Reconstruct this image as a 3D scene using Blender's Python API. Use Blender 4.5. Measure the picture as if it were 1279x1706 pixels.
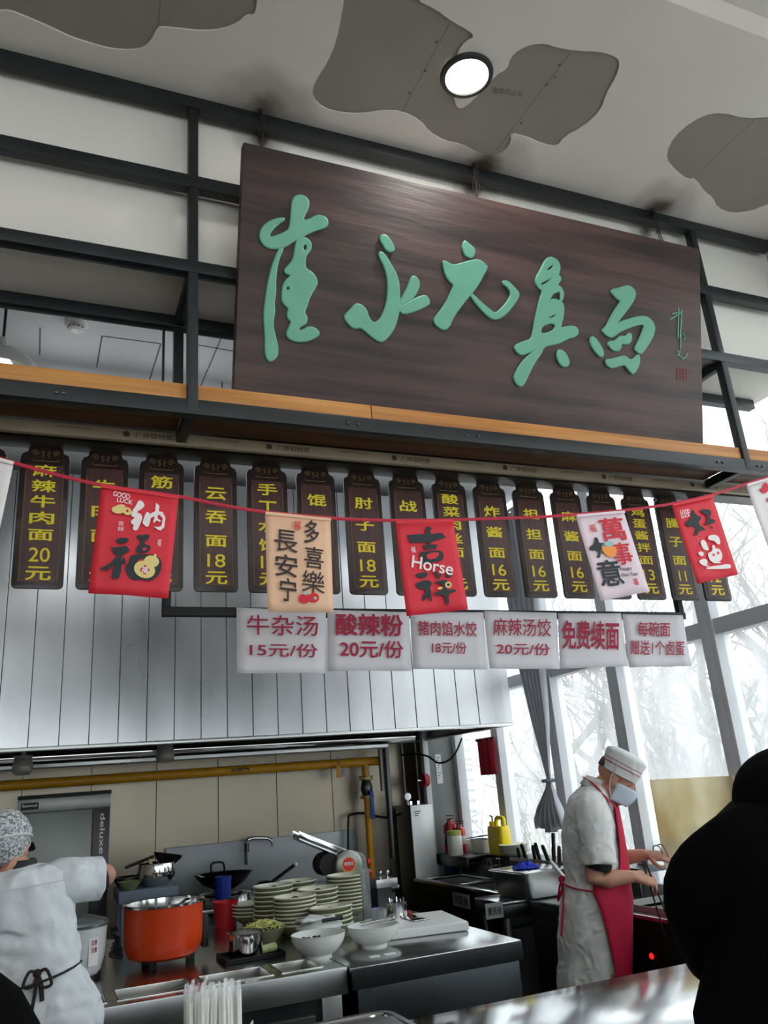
import bpy, bmesh, math, random
from mathutils import Vector, Matrix, noise
random.seed(7)
sc = bpy.context.scene
C = sc.collection
for o in list(bpy.data.objects): bpy.data.objects.remove(o)

# ------------------------------------------------------------------ camera, world, light, exposure
H = 1.6                                                   # eye height
YAW, PIT, ROL, FPX = 0.4124, 0.32741, -0.078875, 1327.38
_cy, _sy = math.cos(YAW), math.sin(YAW)
FW = Vector((_sy*math.cos(PIT), _cy*math.cos(PIT), math.sin(PIT)))
_r = Vector((_cy, -_sy, 0)); _u = _r.cross(FW)
RT = _r*math.cos(ROL) + _u*math.sin(ROL)
UP = -_r*math.sin(ROL) + _u*math.cos(ROL)
cam = bpy.data.objects.new('camera', bpy.data.cameras.new('camera')); C.objects.link(cam)
cam.matrix_world = Matrix(((RT.x, UP.x, -FW.x, 0), (RT.y, UP.y, -FW.y, 0), (RT.z, UP.z, -FW.z, H), (0, 0, 0, 1)))
cam.data.sensor_fit = 'HORIZONTAL'; cam.data.sensor_width = 36.0
cam.data.lens = FPX/1279*36.0; cam.data.clip_start = 0.02
sc.camera = cam

SKY_STRENGTH = 3.4
EXPOSURE = 0.0
w = bpy.data.worlds.new('world'); sc.world = w; w.use_nodes = True
_bg = w.node_tree.nodes['Background']
_bg.inputs[0].default_value = (0.95, 0.98, 1.0, 1); _bg.inputs[1].default_value = SKY_STRENGTH
sc.view_settings.view_transform = 'Standard'; sc.view_settings.look = 'None'
sc.view_settings.exposure = EXPOSURE; sc.view_settings.gamma = 1; sc.view_settings.use_curve_mapping = False
sc.cycles.use_denoising = True
sc.cycles.max_bounces = 10; sc.cycles.diffuse_bounces = 5; sc.cycles.glossy_bounces = 5
sc.cycles.transparent_max_bounces = 16
sc.cycles.sample_clamp_indirect = 6

LAMP_POWER = 9.0       # W of each ceiling downlight
FILL_POWER = 7.0        # W of each added, unseen kitchen fill tube

# ------------------------------------------------------------------ helpers
def P(x, y, X=None, Y=None, Z=None):
    """where the line of sight through picture point (x, y) meets the plane X=, Y= or Z="""
    d = FW + RT*((x-639.5)/FPX) - UP*((y-853)/FPX)
    if Y is not None: t = Y/d.y
    elif X is not None: t = X/d.x
    else: t = (Z-H)/d.z
    return Vector((0, 0, H)) + d*t
def Pplane(x, y, o, n):
    d = FW + RT*((x-639.5)/FPX) - UP*((y-853)/FPX)
    c = Vector((0, 0, H))
    return c + d*((o-c).dot(n)/d.dot(n))

def lin(c):
    r = []
    for v in c:
        v /= 255.0
        r.append(v/12.92 if v <= 0.04045 else ((v+0.055)/1.055)**2.4)
    return (*r, 1)
MATS = {}
def mat(name, col, rough=0.5, metal=0.0, var=0.0, vscale=8.0, stretch=(1, 1, 1), bump=0.0, bscale=40.0, spec=0.5,
        emit=None, estr=0.0, trans=0.0, col2=None, rvar=0.0, ior=1.45, crease=0.0, cscale=6.0):
    if name in MATS: return MATS[name]
    m = bpy.data.materials.new(name); m.use_nodes = True; MATS[name] = m
    nt = m.node_tree; b = nt.nodes['Principled BSDF']
    b.inputs['Base Color'].default_value = lin(col); b.inputs['Roughness'].default_value = rough
    b.inputs['Metallic'].default_value = metal; b.inputs['Specular IOR Level'].default_value = spec
    b.inputs['IOR'].default_value = ior
    if trans: b.inputs['Transmission Weight'].default_value = trans
    if emit: b.inputs['Emission Color'].default_value = lin(emit); b.inputs['Emission Strength'].default_value = estr
    tc = nt.nodes.new('ShaderNodeTexCoord'); mp = nt.nodes.new('ShaderNodeMapping')
    nt.links.new(tc.outputs['Object'], mp.inputs[0]); mp.inputs['Scale'].default_value = stretch
    nz = nt.nodes.new('ShaderNodeTexNoise'); nz.inputs['Scale'].default_value = vscale; nz.inputs['Detail'].default_value = 2.5 if rvar else 5
    nt.links.new(mp.outputs[0], nz.inputs[0])
    if var or col2:
        rp = nt.nodes.new('ShaderNodeValToRGB')
        a = lin(col); c2 = lin(col2) if col2 else tuple(min(1, v*(1+var)) for v in a[:3]) + (1,)
        a = a if col2 else tuple(v*(1-var) for v in a[:3]) + (1,)
        rp.color_ramp.elements[0].position = 0.25; rp.color_ramp.elements[1].position = 0.75; rp.color_ramp.interpolation = 'EASE'
        rp.color_ramp.elements[0].color = a; rp.color_ramp.elements[1].color = c2
        nt.links.new(nz.outputs[0], rp.inputs[0]); nt.links.new(rp.outputs[0], b.inputs['Base Color'])
    if rvar:
        mr = nt.nodes.new('ShaderNodeMapRange'); mr.interpolation_type = 'SMOOTHSTEP'; mr.inputs[1].default_value = 0.15; mr.inputs[2].default_value = 0.85
        mr.inputs[3].default_value = max(0.02, rough-rvar); mr.inputs[4].default_value = min(1, rough+rvar)
        nt.links.new(nz.outputs[0], mr.inputs[0]); nt.links.new(mr.outputs[0], b.inputs['Roughness'])
    if crease:
        n3 = nt.nodes.new('ShaderNodeTexNoise'); n3.noise_type = 'RIDGED_MULTIFRACTAL'; n3.inputs['Scale'].default_value = cscale; n3.inputs['Detail'].default_value = 3
        n3.inputs['Distortion'].default_value = .6
        nt.links.new(mp.outputs[0], n3.inputs[0])
        bp = nt.nodes.new('ShaderNodeBump'); bp.inputs['Strength'].default_value = crease; bp.inputs['Distance'].default_value = 0.03
        nt.links.new(n3.outputs[0], bp.inputs['Height']); nt.links.new(bp.outputs[0], b.inputs['Normal'])
    elif bump:
        n2 = nt.nodes.new('ShaderNodeTexNoise'); n2.inputs['Scale'].default_value = bscale; n2.inputs['Detail'].default_value = 4
        nt.links.new(mp.outputs[0], n2.inputs[0])
        bp = nt.nodes.new('ShaderNodeBump'); bp.inputs['Strength'].default_value = bump; bp.inputs['Distance'].default_value = 0.01
        nt.links.new(n2.outputs[0], bp.inputs['Height']); nt.links.new(bp.outputs[0], b.inputs['Normal'])
    return m

W = {}
def thing(name, label, cat, loc=(0, 0, 0), rz=0.0, group=None):
    o = bpy.data.objects.new(name, None); C.objects.link(o); o.empty_display_size = 0.05
    o.location = loc; o.rotation_euler = (0, 0, rz); o['label'] = label; o['category'] = cat
    if group: o['group'] = group
    W[o.name] = Matrix.Translation(Vector(loc)) @ Matrix.Rotation(rz, 4, 'Z')
    return o
def tag(o, label=None, cat=None, group=None, kind=None):
    if label: o['label'] = label
    if cat: o['category'] = cat
    if group: o['group'] = group
    if kind: o['kind'] = kind
    return o
def dup(root, loc=None, rz=None, label=None, group=None):
    r = root.copy(); C.objects.link(r)
    if loc is not None: r.location = loc
    if rz is not None: r.rotation_euler = (0, 0, rz)
    if label: r['label'] = label
    if group: r['group'] = group
    for ch in list(root.children):
        c = ch.copy(); C.objects.link(c); c.parent = r
        for g in list(ch.children):
            d = g.copy(); C.objects.link(d); d.parent = c
    return r

_tc = bpy.data.curves.new('glyph', 'FONT'); _to = bpy.data.objects.new('glyph', _tc); C.objects.link(_to)
GL = {}
def glyph(s):
    if s not in GL:
        _tc.body = s; bpy.context.view_layer.update()
        dg = bpy.context.evaluated_depsgraph_get()
        me = bpy.data.meshes.new_from_object(_to.evaluated_get(dg))
        v = [(p.co.x, p.co.y) for p in me.vertices]; f = [tuple(q.vertices) for q in me.polygons]
        bpy.data.meshes.remove(me)
        x0 = min(p[0] for p in v); x1 = max(p[0] for p in v); y0 = min(p[1] for p in v); y1 = max(p[1] for p in v)
        GL[s] = ([((p[0]-x0)/max(1e-6, x1-x0)-.5, (p[1]-y0)/max(1e-6, y1-y0)-.5) for p in v], f, (x1-x0)/max(1e-6, y1-y0))
    return GL[s]

class MB:
    def __init__(s): s.v = []; s.f = []
    def add(s, vs, fs):
        n = len(s.v); s.v += [Vector(p) for p in vs]; s.f += [tuple(i+n for i in f) for f in fs]; return s
    def box(s, a, b, M=None):
        x0, x1 = sorted((a[0], b[0])); y0, y1 = sorted((a[1], b[1])); z0, z1 = sorted((a[2], b[2]))
        vs = [(x0,y0,z0),(x1,y0,z0),(x1,y1,z0),(x0,y1,z0),(x0,y0,z1),(x1,y0,z1),(x1,y1,z1),(x0,y1,z1)]
        if M is not None: vs = [M @ Vector(p) for p in vs]
        return s.add(vs, [(0,3,2,1),(4,5,6,7),(0,1,5,4),(1,2,6,5),(2,3,7,6),(3,0,4,7)])
    def prism(s, pts, ext):
        e = Vector(ext); n = len(pts); p = [Vector(q) for q in pts]
        return s.add(p + [q+e for q in p], [tuple(range(n))[::-1], tuple(range(n, 2*n))] + [(i, (i+1) % n, n+(i+1) % n, n+i) for i in range(n)])
    def poly(s, pts): return s.add(pts, [tuple(range(len(pts)))])
    def loft(s, rings, cap=True, closed=True):
        n = len(rings[0]); vs = [p for r in rings for p in r]; fs = []
        for i in range(len(rings)-1):
            for j in range(n if closed else n-1):
                k = (j+1) % n; fs.append((i*n+j, i*n+k, (i+1)*n+k, (i+1)*n+j))
        if cap: fs += [tuple(range(n))[::-1], tuple(range((len(rings)-1)*n, len(rings)*n))]
        return s.add(vs, fs)
    def tube(s, pts, r, n=8, cap=True, flat=1.0, fdir=None):
        pts = [Vector(p) for p in pts]; m = len(pts)
        rs = list(r) if isinstance(r, (list, tuple)) else [r]*m
        rings = []; prev = None
        for i, p in enumerate(pts):
            t = (pts[min(i+1, m-1)] - pts[max(i-1, 0)]).normalized()
            if prev is None:
                a = Vector(fdir) if fdir is not None else (Vector((0, 0, 1)) if abs(t.z) < .9 else Vector((1, 0, 0)))
            else: a = prev
            a = (a - t*a.dot(t)).normalized(); b = t.cross(a); prev = a
            rings.append([p + (a*math.cos(2*math.pi*k/n)*flat + b*math.sin(2*math.pi*k/n))*rs[i] for k in range(n)])
        return s.loft(rings, cap)
    def lathe(s, prof, c=(0, 0, 0), n=32, M=None, cap=False):
        c = Vector(c); rings = []
        for r, z in prof:
            ring = [Vector((r*math.cos(2*math.pi*k/n), r*math.sin(2*math.pi*k/n), z)) for k in range(n)]
            rings.append([(M @ p if M is not None else p) + c for p in ring])
        return s.loft(rings, cap)
    def ball(s, c, r, n=16, m=10, M=None):
        if not isinstance(r, (tuple, list)): r = (r, r, r)
        c = Vector(c); rings = []
        for i in range(m+1):
            th = math.pi*(0.02+0.96*i/m)
            ring = [Vector((r[0]*math.sin(th)*math.cos(2*math.pi*k/n), r[1]*math.sin(th)*math.sin(2*math.pi*k/n), r[2]*math.cos(th))) for k in range(n)]
            rings.append([c + (M @ p if M is not None else p) for p in ring])
        return s.loft(rings[::-1], True)
    def text(s, body, fn, bold=0.0):
        """fn maps glyph coordinates (-.5 .. .5) to a point; bold repeats the strokes a little to the sides"""
        gv, gf, asp = glyph(body)
        offs = [(0, 0)] if not bold else [(0, 0), (bold, 0), (-bold, 0), (0, bold), (0, -bold), (bold*.7, bold*.7), (-bold*.7, bold*.7), (bold*.7, -bold*.7), (-bold*.7, -bold*.7)]
        for k, (dx, dy) in enumerate(offs):
            s.add([fn(p[0]+dx/asp, p[1]+dy, k) for p in gv], gf)
        return s
    def build(s, name, m=None, parent=None, smooth=35, bevel=0.0, seg=2, thick=0.0, disp=None, local=False):
        me = bpy.data.meshes.new(name)
        vs = s.v
        if parent is not None and not local:
            inv = W[parent.name].inverted(); vs = [inv @ p for p in vs]
        me.from_pydata([tuple(p) for p in vs], [], s.f)
        bm = bmesh.new(); bm.from_mesh(me)
        if thick == 0: bmesh.ops.recalc_face_normals(bm, faces=bm.faces)
        if bevel:
            ed = [e for e in bm.edges if len(e.link_faces) == 2 and e.calc_face_angle(0) > 0.6]
            bmesh.ops.bevel(bm, geom=ed, offset=bevel, segments=seg, affect='EDGES', profile=.6, clamp_overlap=True)
        bm.to_mesh(me); bm.free()
        me.polygons.foreach_set('use_smooth', [True]*len(me.polygons))
        me.set_sharp_from_angle(angle=math.radians(smooth)); me.update()
        o = bpy.data.objects.new(name, me); C.objects.link(o)
        if m is not None: me.materials.append(m)
        if parent is not None: o.parent = parent; W[o.name] = W[parent.name].copy()
        else: W[o.name] = Matrix()
        return o
def struct(mb, name, m, parent=None, **k):
    o = mb.build(name, m, parent, **k)
    if parent is None: o['kind'] = 'structure'
    return o
def single(mb, name, m, label, cat, group=None, **k):
    """a thing that is one mesh; its origin is moved to the middle of its base"""
    o = mb.build(name, m, None, **k)
    v = o.data.vertices
    c = Vector(((min(p.co.x for p in v)+max(p.co.x for p in v))/2, (min(p.co.y for p in v)+max(p.co.y for p in v))/2, min(p.co.z for p in v)))
    o.data.transform(Matrix.Translation(-c)); o.location = c; W[o.name] = Matrix.Translation(c)
    return tag(o, label, cat, group)
def filled(name, loops, m, parent, mapf, ext=0.0, bev=0.0, seg=2):
    """flat outline with holes, filled; loops are 2d, mapf maps (x, y, height) to a place"""
    cu = bpy.data.curves.new(name, 'CURVE'); cu.dimensions = '2D'; cu.fill_mode = 'BOTH'
    cu.extrude = ext; cu.bevel_depth = bev; cu.bevel_resolution = seg
    for lp in loops:
        sp = cu.splines.new('POLY'); sp.points.add(len(lp)-1); sp.use_cyclic_u = True
        for q, p in zip(sp.points, lp): q.co = (p[0], p[1], 0, 1)
    o = bpy.data.objects.new(name, cu); C.objects.link(o); bpy.context.view_layer.update()
    me = bpy.data.meshes.new_from_object(o.evaluated_get(bpy.context.evaluated_depsgraph_get()))
    mb = MB(); mb.add([mapf(*p.co) for p in me.vertices], [tuple(f.vertices) for f in me.polygons])
    bpy.data.objects.remove(o); bpy.data.meshes.remove(me)
    return mb.build(name, m, parent)
def chaikin(p, it=2):
    for _ in range(it):
        q = []
        for i in range(len(p)):
            a, b = p[i], p[(i+1) % len(p)]
            q += [(a[0]*.75+b[0]*.25, a[1]*.75+b[1]*.25), (a[0]*.25+b[0]*.75, a[1]*.25+b[1]*.75)]
        p = q
    return p
def spline(pts, n=6):
    pts = [Vector(p) for p in pts]; out = []
    for i in range(len(pts)-1):
        a, b, c, d = pts[max(i-1, 0)], pts[i], pts[i+1], pts[min(i+2, len(pts)-1)]
        for k in range(n):
            t = k/n
            out.append(0.5*((2*b)+(c-a)*t+(2*a-5*b+4*c-d)*t*t+(3*b-a-3*c+d)*t**3))
    return out + [pts[-1]]
def remesh(mb, voxel=0.006, smooth=6):
    """joins overlapping shapes into one continuous skin"""
    o = mb.build('tmp'); md = o.modifiers.new('r', 'REMESH'); md.mode = 'VOXEL'; md.voxel_size = voxel
    sm = o.modifiers.new('s', 'SMOOTH'); sm.factor = .5; sm.iterations = smooth
    bpy.context.view_layer.update()
    me = bpy.data.meshes.new_from_object(o.evaluated_get(bpy.context.evaluated_depsgraph_get()))
    r = MB(); r.add([p.co.copy() for p in me.vertices], [tuple(f.vertices) for f in me.polygons])
    bpy.data.objects.remove(o); bpy.data.meshes.remove(me)
    return r
def ring(c, rx, ry, a=(1, 0, 0), b=(0, 1, 0), n=32, p=2.0):
    c = Vector(c); a = Vector(a); b = Vector(b); out = []
    for k in range(n):
        t = 2*math.pi*k/n; ct, st = math.cos(t), math.sin(t)
        out.append(c + a*(rx*math.copysign(abs(ct)**(2/p), ct)) + b*(ry*math.copysign(abs(st)**(2/p), st)))
    return out

# ------------------------------------------------------------------ materials
steel = mat('brushed_steel', (190, 192, 192), .30, 1.0, var=.06, vscale=3, bump=.05, bscale=60, stretch=(1, 1, .08), rvar=.08)
steel_top = mat('steel_worktop', (190, 192, 192), .20, 1.0, var=.05, vscale=4, bump=.03, bscale=9, rvar=.08)
steel_pol = mat('polished_steel', (205, 205, 205), .12, 1.0, var=.04, bump=.02, bscale=10)
steel_dark = mat('grey_steel', (84, 86, 88), .35, 1.0, var=.08, vscale=3, rvar=.1)
fascia_m = mat('hood_sheet', (188, 190, 192), .30, 1.0, var=.12, vscale=1.4, stretch=(2.5, 1, .7), bump=.06, bscale=3, rvar=.06)
wallsteel = mat('wall_sheet', (140, 132, 118), .34, 1.0, var=.15, vscale=1.2, bump=.10, bscale=1.6, rvar=.06)
black_steel = mat('black_painted_steel', (26, 31, 33), .45, 0.0, var=.25, vscale=6, bump=.05, bscale=30)
plaster = mat('white_plaster', (214, 207, 200), .85, var=.02, vscale=3, bump=.05, bscale=14)
bulk_m = mat('white_panel', (226, 222, 214), .8, var=.02, vscale=2, bump=.04, bscale=6)
kceil_m = mat('grey_ceiling', (206, 207, 209), .75, var=.03, vscale=2, bump=.03)
board_m = mat('bare_ceiling_board', (140, 134, 126), .9, var=.04, vscale=5, bump=.05, bscale=50)
floor_m = mat('floor_tile', (66, 63, 60), .5, var=.12, vscale=6)
wall_m = mat('dining_wall', (150, 142, 132), .8, var=.04, vscale=3)
white_al = mat('white_window_frame', (196, 198, 202), .4, var=.05, vscale=5)
red_ink = mat('dark_red_ink', (160, 30, 62), .7)
yellow_ink = mat('yellow_paint', (236, 214, 40), .55)
black_m = mat('matt_black', (14, 14, 15), .6)
rubber = mat('black_rubber', (20, 20, 21), .5)
white_pl = mat('white_plastic', (226, 226, 224), .4, var=.02)
chrome = mat('chrome', (220, 220, 222), .08, 1.0)

# ------------------------------------------------------------------ the setting
CZ, KZ, BZ = 4.19, 3.75, 3.41         # dining ceiling, kitchen ceiling, underside of the bulkhead
FY, RY = 2.5, 2.83                    # front and rear face of the steel frame
YB, XR, XL = 6.9, 3.5, -3.2           # back wall, window wall, left wall
YN = -4.5                             # wall behind the camera
STEP_Y = 1.53
struct(MB().box((XL-.2, YN, -.1), (XR+.2, YB+.2, 0)), 'floor', floor_m)
# plaster skin of the ceiling, peeled away in four places so that the bare board above shows
def soot(m, spots, rad, colr=(54, 36, 22)):
    nt = m.node_tree; b = nt.nodes['Principled BSDF']
    src = b.inputs['Base Color'].links[0].from_socket
    geo = nt.nodes.new('ShaderNodeNewGeometry'); nz = nt.nodes.new('ShaderNodeTexNoise'); nz.inputs['Scale'].default_value = 9
    nt.links.new(geo.outputs['Position'], nz.inputs[0])
    for s in spots:
        d = nt.nodes.new('ShaderNodeVectorMath'); d.operation = 'DISTANCE'; d.inputs[1].default_value = s
        nt.links.new(geo.outputs['Position'], d.inputs[0])
        a = nt.nodes.new('ShaderNodeMath'); a.operation = 'MULTIPLY_ADD'; a.inputs[1].default_value = .12; a.inputs[2].default_value = -.06
        nt.links.new(nz.outputs[0], a.inputs[0])
        ad = nt.nodes.new('ShaderNodeMath'); ad.operation = 'ADD'
        nt.links.new(d.outputs['Value'], ad.inputs[0]); nt.links.new(a.outputs[0], ad.inputs[1])
        rp = nt.nodes.new('ShaderNodeValToRGB'); rp.color_ramp.interpolation = 'EASE'
        rp.color_ramp.elements[0].position = 0.0; rp.color_ramp.elements[0].color = (.95, .95, .95, 1)
        rp.color_ramp.elements[1].position = rad; rp.color_ramp.elements[1].color = (0, 0, 0, 1)
        e = rp.color_ramp.elements.new(rad*.45); e.color = (.35, .35, .35, 1)
        nt.links.new(ad.outputs[0], rp.inputs[0])
        mx = nt.nodes.new('ShaderNodeMixRGB'); mx.inputs[2].default_value = lin(colr)
        nt.links.new(rp.outputs[0], mx.inputs[0]); nt.links.new(src, mx.inputs[1]); src = mx.outputs[0]
    nt.links.new(src, b.inputs['Base Color'])
SPOT = [P(434, 208, Z=CZ), P(792, 292, Z=CZ), P(1088, 358, Z=CZ)]
SPOT = [Vector((p.x, 2.43, CZ)) for p in SPOT]
soot(plaster, SPOT, .26); soot(bulk_m, [Vector((p.x, 2.535, CZ-.05)) for p in SPOT], .15)

def zp(ox, oy, s, pts): return [(ox+a/s, oy+b/s) for a, b in pts]
PATCH = [
 zp(0, 0, 1.998, [(-60,-120),(-60,30),(0,36),(30,34),(100,62),(170,92),(230,122),(300,145),(370,164),(440,168),(480,158),(505,132),(520,100),(530,90),(600,96),(670,104),(740,98),(790,78),(820,50),(840,52),(850,40),(856,0),(850,-120)]),
 zp(640, 0, 2.0, [(-132,-120),(-132,-30),(-138,30),(-160,140),(-190,210),(-230,270),(-242,310),(-225,345),(-180,370),(-110,380),(-60,378),(0,368),(60,372),(120,402),(150,440),(200,470),(260,482),(310,510),(355,520),(400,505),(424,470),(420,445),(470,455),(530,482),(575,490),(600,455),(660,425),(720,370),(740,310),(770,260),(785,215),(775,190),(720,172),(640,170),(570,158),(540,145),(490,148),(450,165),(420,192),(412,228),(370,252),(330,300),(270,358),(242,362),(230,320),(230,270),(240,200),(246,170),(270,140),(300,124),(285,104),(225,72),(170,30),(105,0),(95,-120)]),
 zp(640, 0, 2.0, [(1400,385),(1280,390),(1200,395),(1125,374),(1060,385),(990,430),(950,480),(938,530),(970,570),(1010,600),(1035,595),(1070,645),(1095,660),(1110,695),(1160,714),(1220,705),(1270,685),(1400,640)]),
]
xb = lambda p: (P(p[0], p[1], Z=CZ).x, P(p[0], p[1], Z=CZ).y)
pl_loops = [[(XL, STEP_Y), (XR, STEP_Y), (XR, FY+.03), (XL, FY+.03)]]
holes = []
for pt in PATCH:
    h = [xb(p) for p in chaikin(pt, 1)]
    holes.append([(x, max(y, STEP_Y+.012)) for x, y in h])
    holes[-1] = [p for i, p in enumerate(holes[-1]) if i == 0 or (abs(p[0]-holes[-1][i-1][0])+abs(p[1]-holes[-1][i-1][1])) > 1e-4]
ce = filled('ceiling', pl_loops+holes, plaster, None, lambda x, y, z: Vector((x, y, CZ+.003+z)), ext=.003)
ce['kind'] = 'structure'
struct(MB().box((XL, STEP_Y, CZ+.006), (XR, FY+.35, CZ+.03)), 'ceiling_board', board_m)
ink = mat('faded_ink', (92, 88, 82), .9)
pm = MB()
def on_ceiling(mb, body, x, y, w, h, ax, ay, bold=0):
    """print on the bare board; ax, ay: directions in the picture for the text's right and up"""
    f = lambda gx, gy, k: P(x+ax[0]*gx*w+ay[0]*gy*h, y+ax[1]*gx*w+ay[1]*gy*h, Z=CZ+.0055)
    mb.text(body, f, bold)
on_ceiling(pm, '强度页企业', 845, 153, 52, 11, (.99, .13), (.25, -.95))
for a, b in (((748,40),(668,190)),((950,88),(826,250)),((1258,198),(1166,285)),((268,-10),(263,48))):
    p, q = P(*a, Z=CZ+.0055), P(*b, Z=CZ+.0055); d = (q-p).normalized().cross(Vector((0, 0, 1)))*.0012
    pm.poly([p-d, p+d, q+d, q-d])
for a in ((708,118),(727,70),(682,155),(910,141),(924,128),(932,108),(868,205)):
    c = P(*a, Z=CZ+.005); pm.lathe([(0.0001, 0), (.006, 0)], c, 10)
pr = struct(pm, 'ceiling_print', ink)
# the ceiling steps up nearer the camera
struct(MB().box((XL, STEP_Y-.02, CZ), (XR, STEP_Y, CZ+.14)), 'trim_1', plaster)
struct(MB().box((XL, YN, CZ+.12), (XR, STEP_Y, CZ+.16)), 'ceiling_dining', mat('ceiling_paint', (205, 200, 194), .85, var=.02))
# bulkhead above the frame and the kitchen's own ceiling
struct(MB().box((XL, FY+.035, BZ), (XR, RY+.02, CZ)), 'wall_bulkhead', bulk_m)
kc = MB().box((XL, RY+.02, KZ), (XR, YB, KZ+.04))
struct(kc, 'ceiling_kitchen', kceil_m)
sl = MB()
for a, b in (((170,560),(268,573)),((170,560),(161,612)),((268,573),(248,636)),((67,546),(66,592)),((330,575),(392,586)),((372,555),(333,646))):
    p, q = P(a[0], a[1], Z=KZ-.0015), P(b[0], b[1], Z=KZ-.0015)
    d = (q-p).normalized().cross(Vector((0, 0, 1)))*.003
    sl.poly([p-d, p+d, q+d, q-d])
struct(sl, 'trim_2', mat('seam_dark', (95, 95, 98), .9))
# walls
wb = MB()
for k in range(-6, 14):
    x0 = -.12+.49*k
    if x0+.488 > XR-.02: break
    wb.box((max(x0, XL), YB, 0), (x0+.487, YB+.03, KZ))
wb.box((XL, YB+.02, 0), (XR, YB+.06, KZ))
struct(wb, 'wall_back', wallsteel, bevel=.002, seg=1)
struct(MB().box((XL-.1, YN, 0), (XL, YB, CZ+.16)), 'wall_left', wall_m)
struct(MB().box((XL, YN-.1, 0), (XR, YN, .5)).box((XL, YN-.1, 3.8), (XR, YN, CZ+.16)).box((XL, YN-.1, .5), (XL+.5, YN, 3.8)), 'wall_front', wall_m)
wr = MB().box((XR, YN, 0), (XR+.12, YB, .82)).box((XR, YN, 3.95), (XR+.12, YB, CZ+.16)).box((XR, 6.86, .82), (XR+.12, YB, 3.95))
struct(wr, 'wall_right', mat('window_wall_paint', (170, 172, 172), .7, var=.04))
struct(MB().box((3.13, 6.62, 0), (3.42, YB, KZ)), 'wall_pillar', mat('pillar_paint', (120, 124, 122), .55, var=.05), bevel=.004)
struct(MB().box((3.38, 6.56, 0), (3.46, 6.62, KZ)).box((3.08, 6.60, 0), (3.13, 6.66, KZ)), 'trim_3', white_al, bevel=.003)
# glazing: hazy panes between grey-white aluminium mullions
gl = bpy.data.materials.new('misted_glass'); gl.use_nodes = True; nt = gl.node_tree
for n in list(nt.nodes):
    if n.type == 'BSDF_PRINCIPLED': nt.nodes.remove(n)
out = nt.nodes['Material Output']
tr = nt.nodes.new('ShaderNodeBsdfTransparent'); tl = nt.nodes.new('ShaderNodeBsdfTranslucent'); gs = nt.nodes.new('ShaderNodeBsdfGlossy')
gs.inputs['Roughness'].default_value = .05; tl.inputs[0].default_value = (.9, .93, .95, 1); tr.inputs[0].default_value = (.96, .98, .98, 1)
geo = nt.nodes.new('ShaderNodeNewGeometry'); nz = nt.nodes.new('ShaderNodeTexNoise'); nz.inputs['Scale'].default_value = 2.2; nz.inputs['Detail'].default_value = 6
mp = nt.nodes.new('ShaderNodeMapping'); mp.inputs['Scale'].default_value = (1, 2.2, .5)
nt.links.new(geo.outputs['Position'], mp.inputs[0]); nt.links.new(mp.outputs[0], nz.inputs[0])
mr = nt.nodes.new('ShaderNodeMapRange'); mr.inputs[1].default_value = .3; mr.inputs[2].default_value = .7; mr.inputs[3].default_value = .14; mr.inputs[4].default_value = .34
nt.links.new(nz.outputs[0], mr.inputs[0])
m1 = nt.nodes.new('ShaderNodeMixShader'); nt.links.new(mr.outputs[0], m1.inputs[0]); nt.links.new(tr.outputs[0], m1.inputs[1]); nt.links.new(tl.outputs[0], m1.inputs[2])
m2 = nt.nodes.new('ShaderNodeMixShader'); m2.inputs[0].default_value = .04; nt.links.new(m1.outputs[0], m2.inputs[1]); nt.links.new(gs.outputs[0], m2.inputs[2])
nt.links.new(m2.outputs[0], out.inputs[0])
TZ = 2.30        # transom
MUL = [6.86, 6.0, 5.14, 4.36, 3.46, 2.3, 1.1, -.1, -1.3, -2.5, -3.7, YN]
wn = 0
for i in range(len(MUL)-1):
    y1, y0 = MUL[i], MUL[i+1]
    wn += 1
    fr = MB()
    fr.box((XR-.03, y0, .82), (XR+.09, y0+.075, 3.95)).box((XR-.03, y1-.03, .82), (XR+.09, y1, 3.95))
    fr.box((XR+.0, y0+.07, .82), (XR+.07, y1-.03, .90)).box((XR+.0, y0+.07, 3.88), (XR+.07, y1-.03, 3.95)).box((XR-.02, y0+.07, TZ-.045), (XR+.08, y1-.03, TZ+.045))
    o = struct(fr, 'window_%d' % wn, white_al, bevel=.004)
    gp = MB().box((XR+.03, y0+.07, .89), (XR+.036, y1-.03, TZ-.04)).build('pane', gl, o)
    gp = MB().box((XR+.03, y0+.07, TZ+.04), (XR+.036, y1-.03, 3.89)).build('pane', gl, o)
wn += 1
fr = MB()
for k in range(6): fr.box((XL+.5+k*1.22, YN-.08, .5), (XL+.58+k*1.22, YN+.02, 3.8))
fr.box((XL+.5, YN-.08, .5), (XR, YN+.02, .58)).box((XL+.5, YN-.08, 3.72), (XR, YN+.02, 3.8)).box((XL+.5, YN-.08, 2.3), (XR, YN+.02, 2.38))
o = struct(fr, 'window_%d' % wn, white_al)
MB().box((XL+.55, YN-.04, .55), (XR-.02, YN-.034, 3.75)).build('pane', gl, o)
struct(MB().box((3.30, 4.2, .985), (XR, 6.6, 1.01)).box((3.30, 4.2, .93), (3.32, 6.02, .985)).box((3.10, 6.02, .985), (3.30, 6.6, 1.01)).box((3.10, 6.02, .93), (3.12, 6.6, .985)), 'trim_4', steel_dark, bevel=.003)

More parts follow.
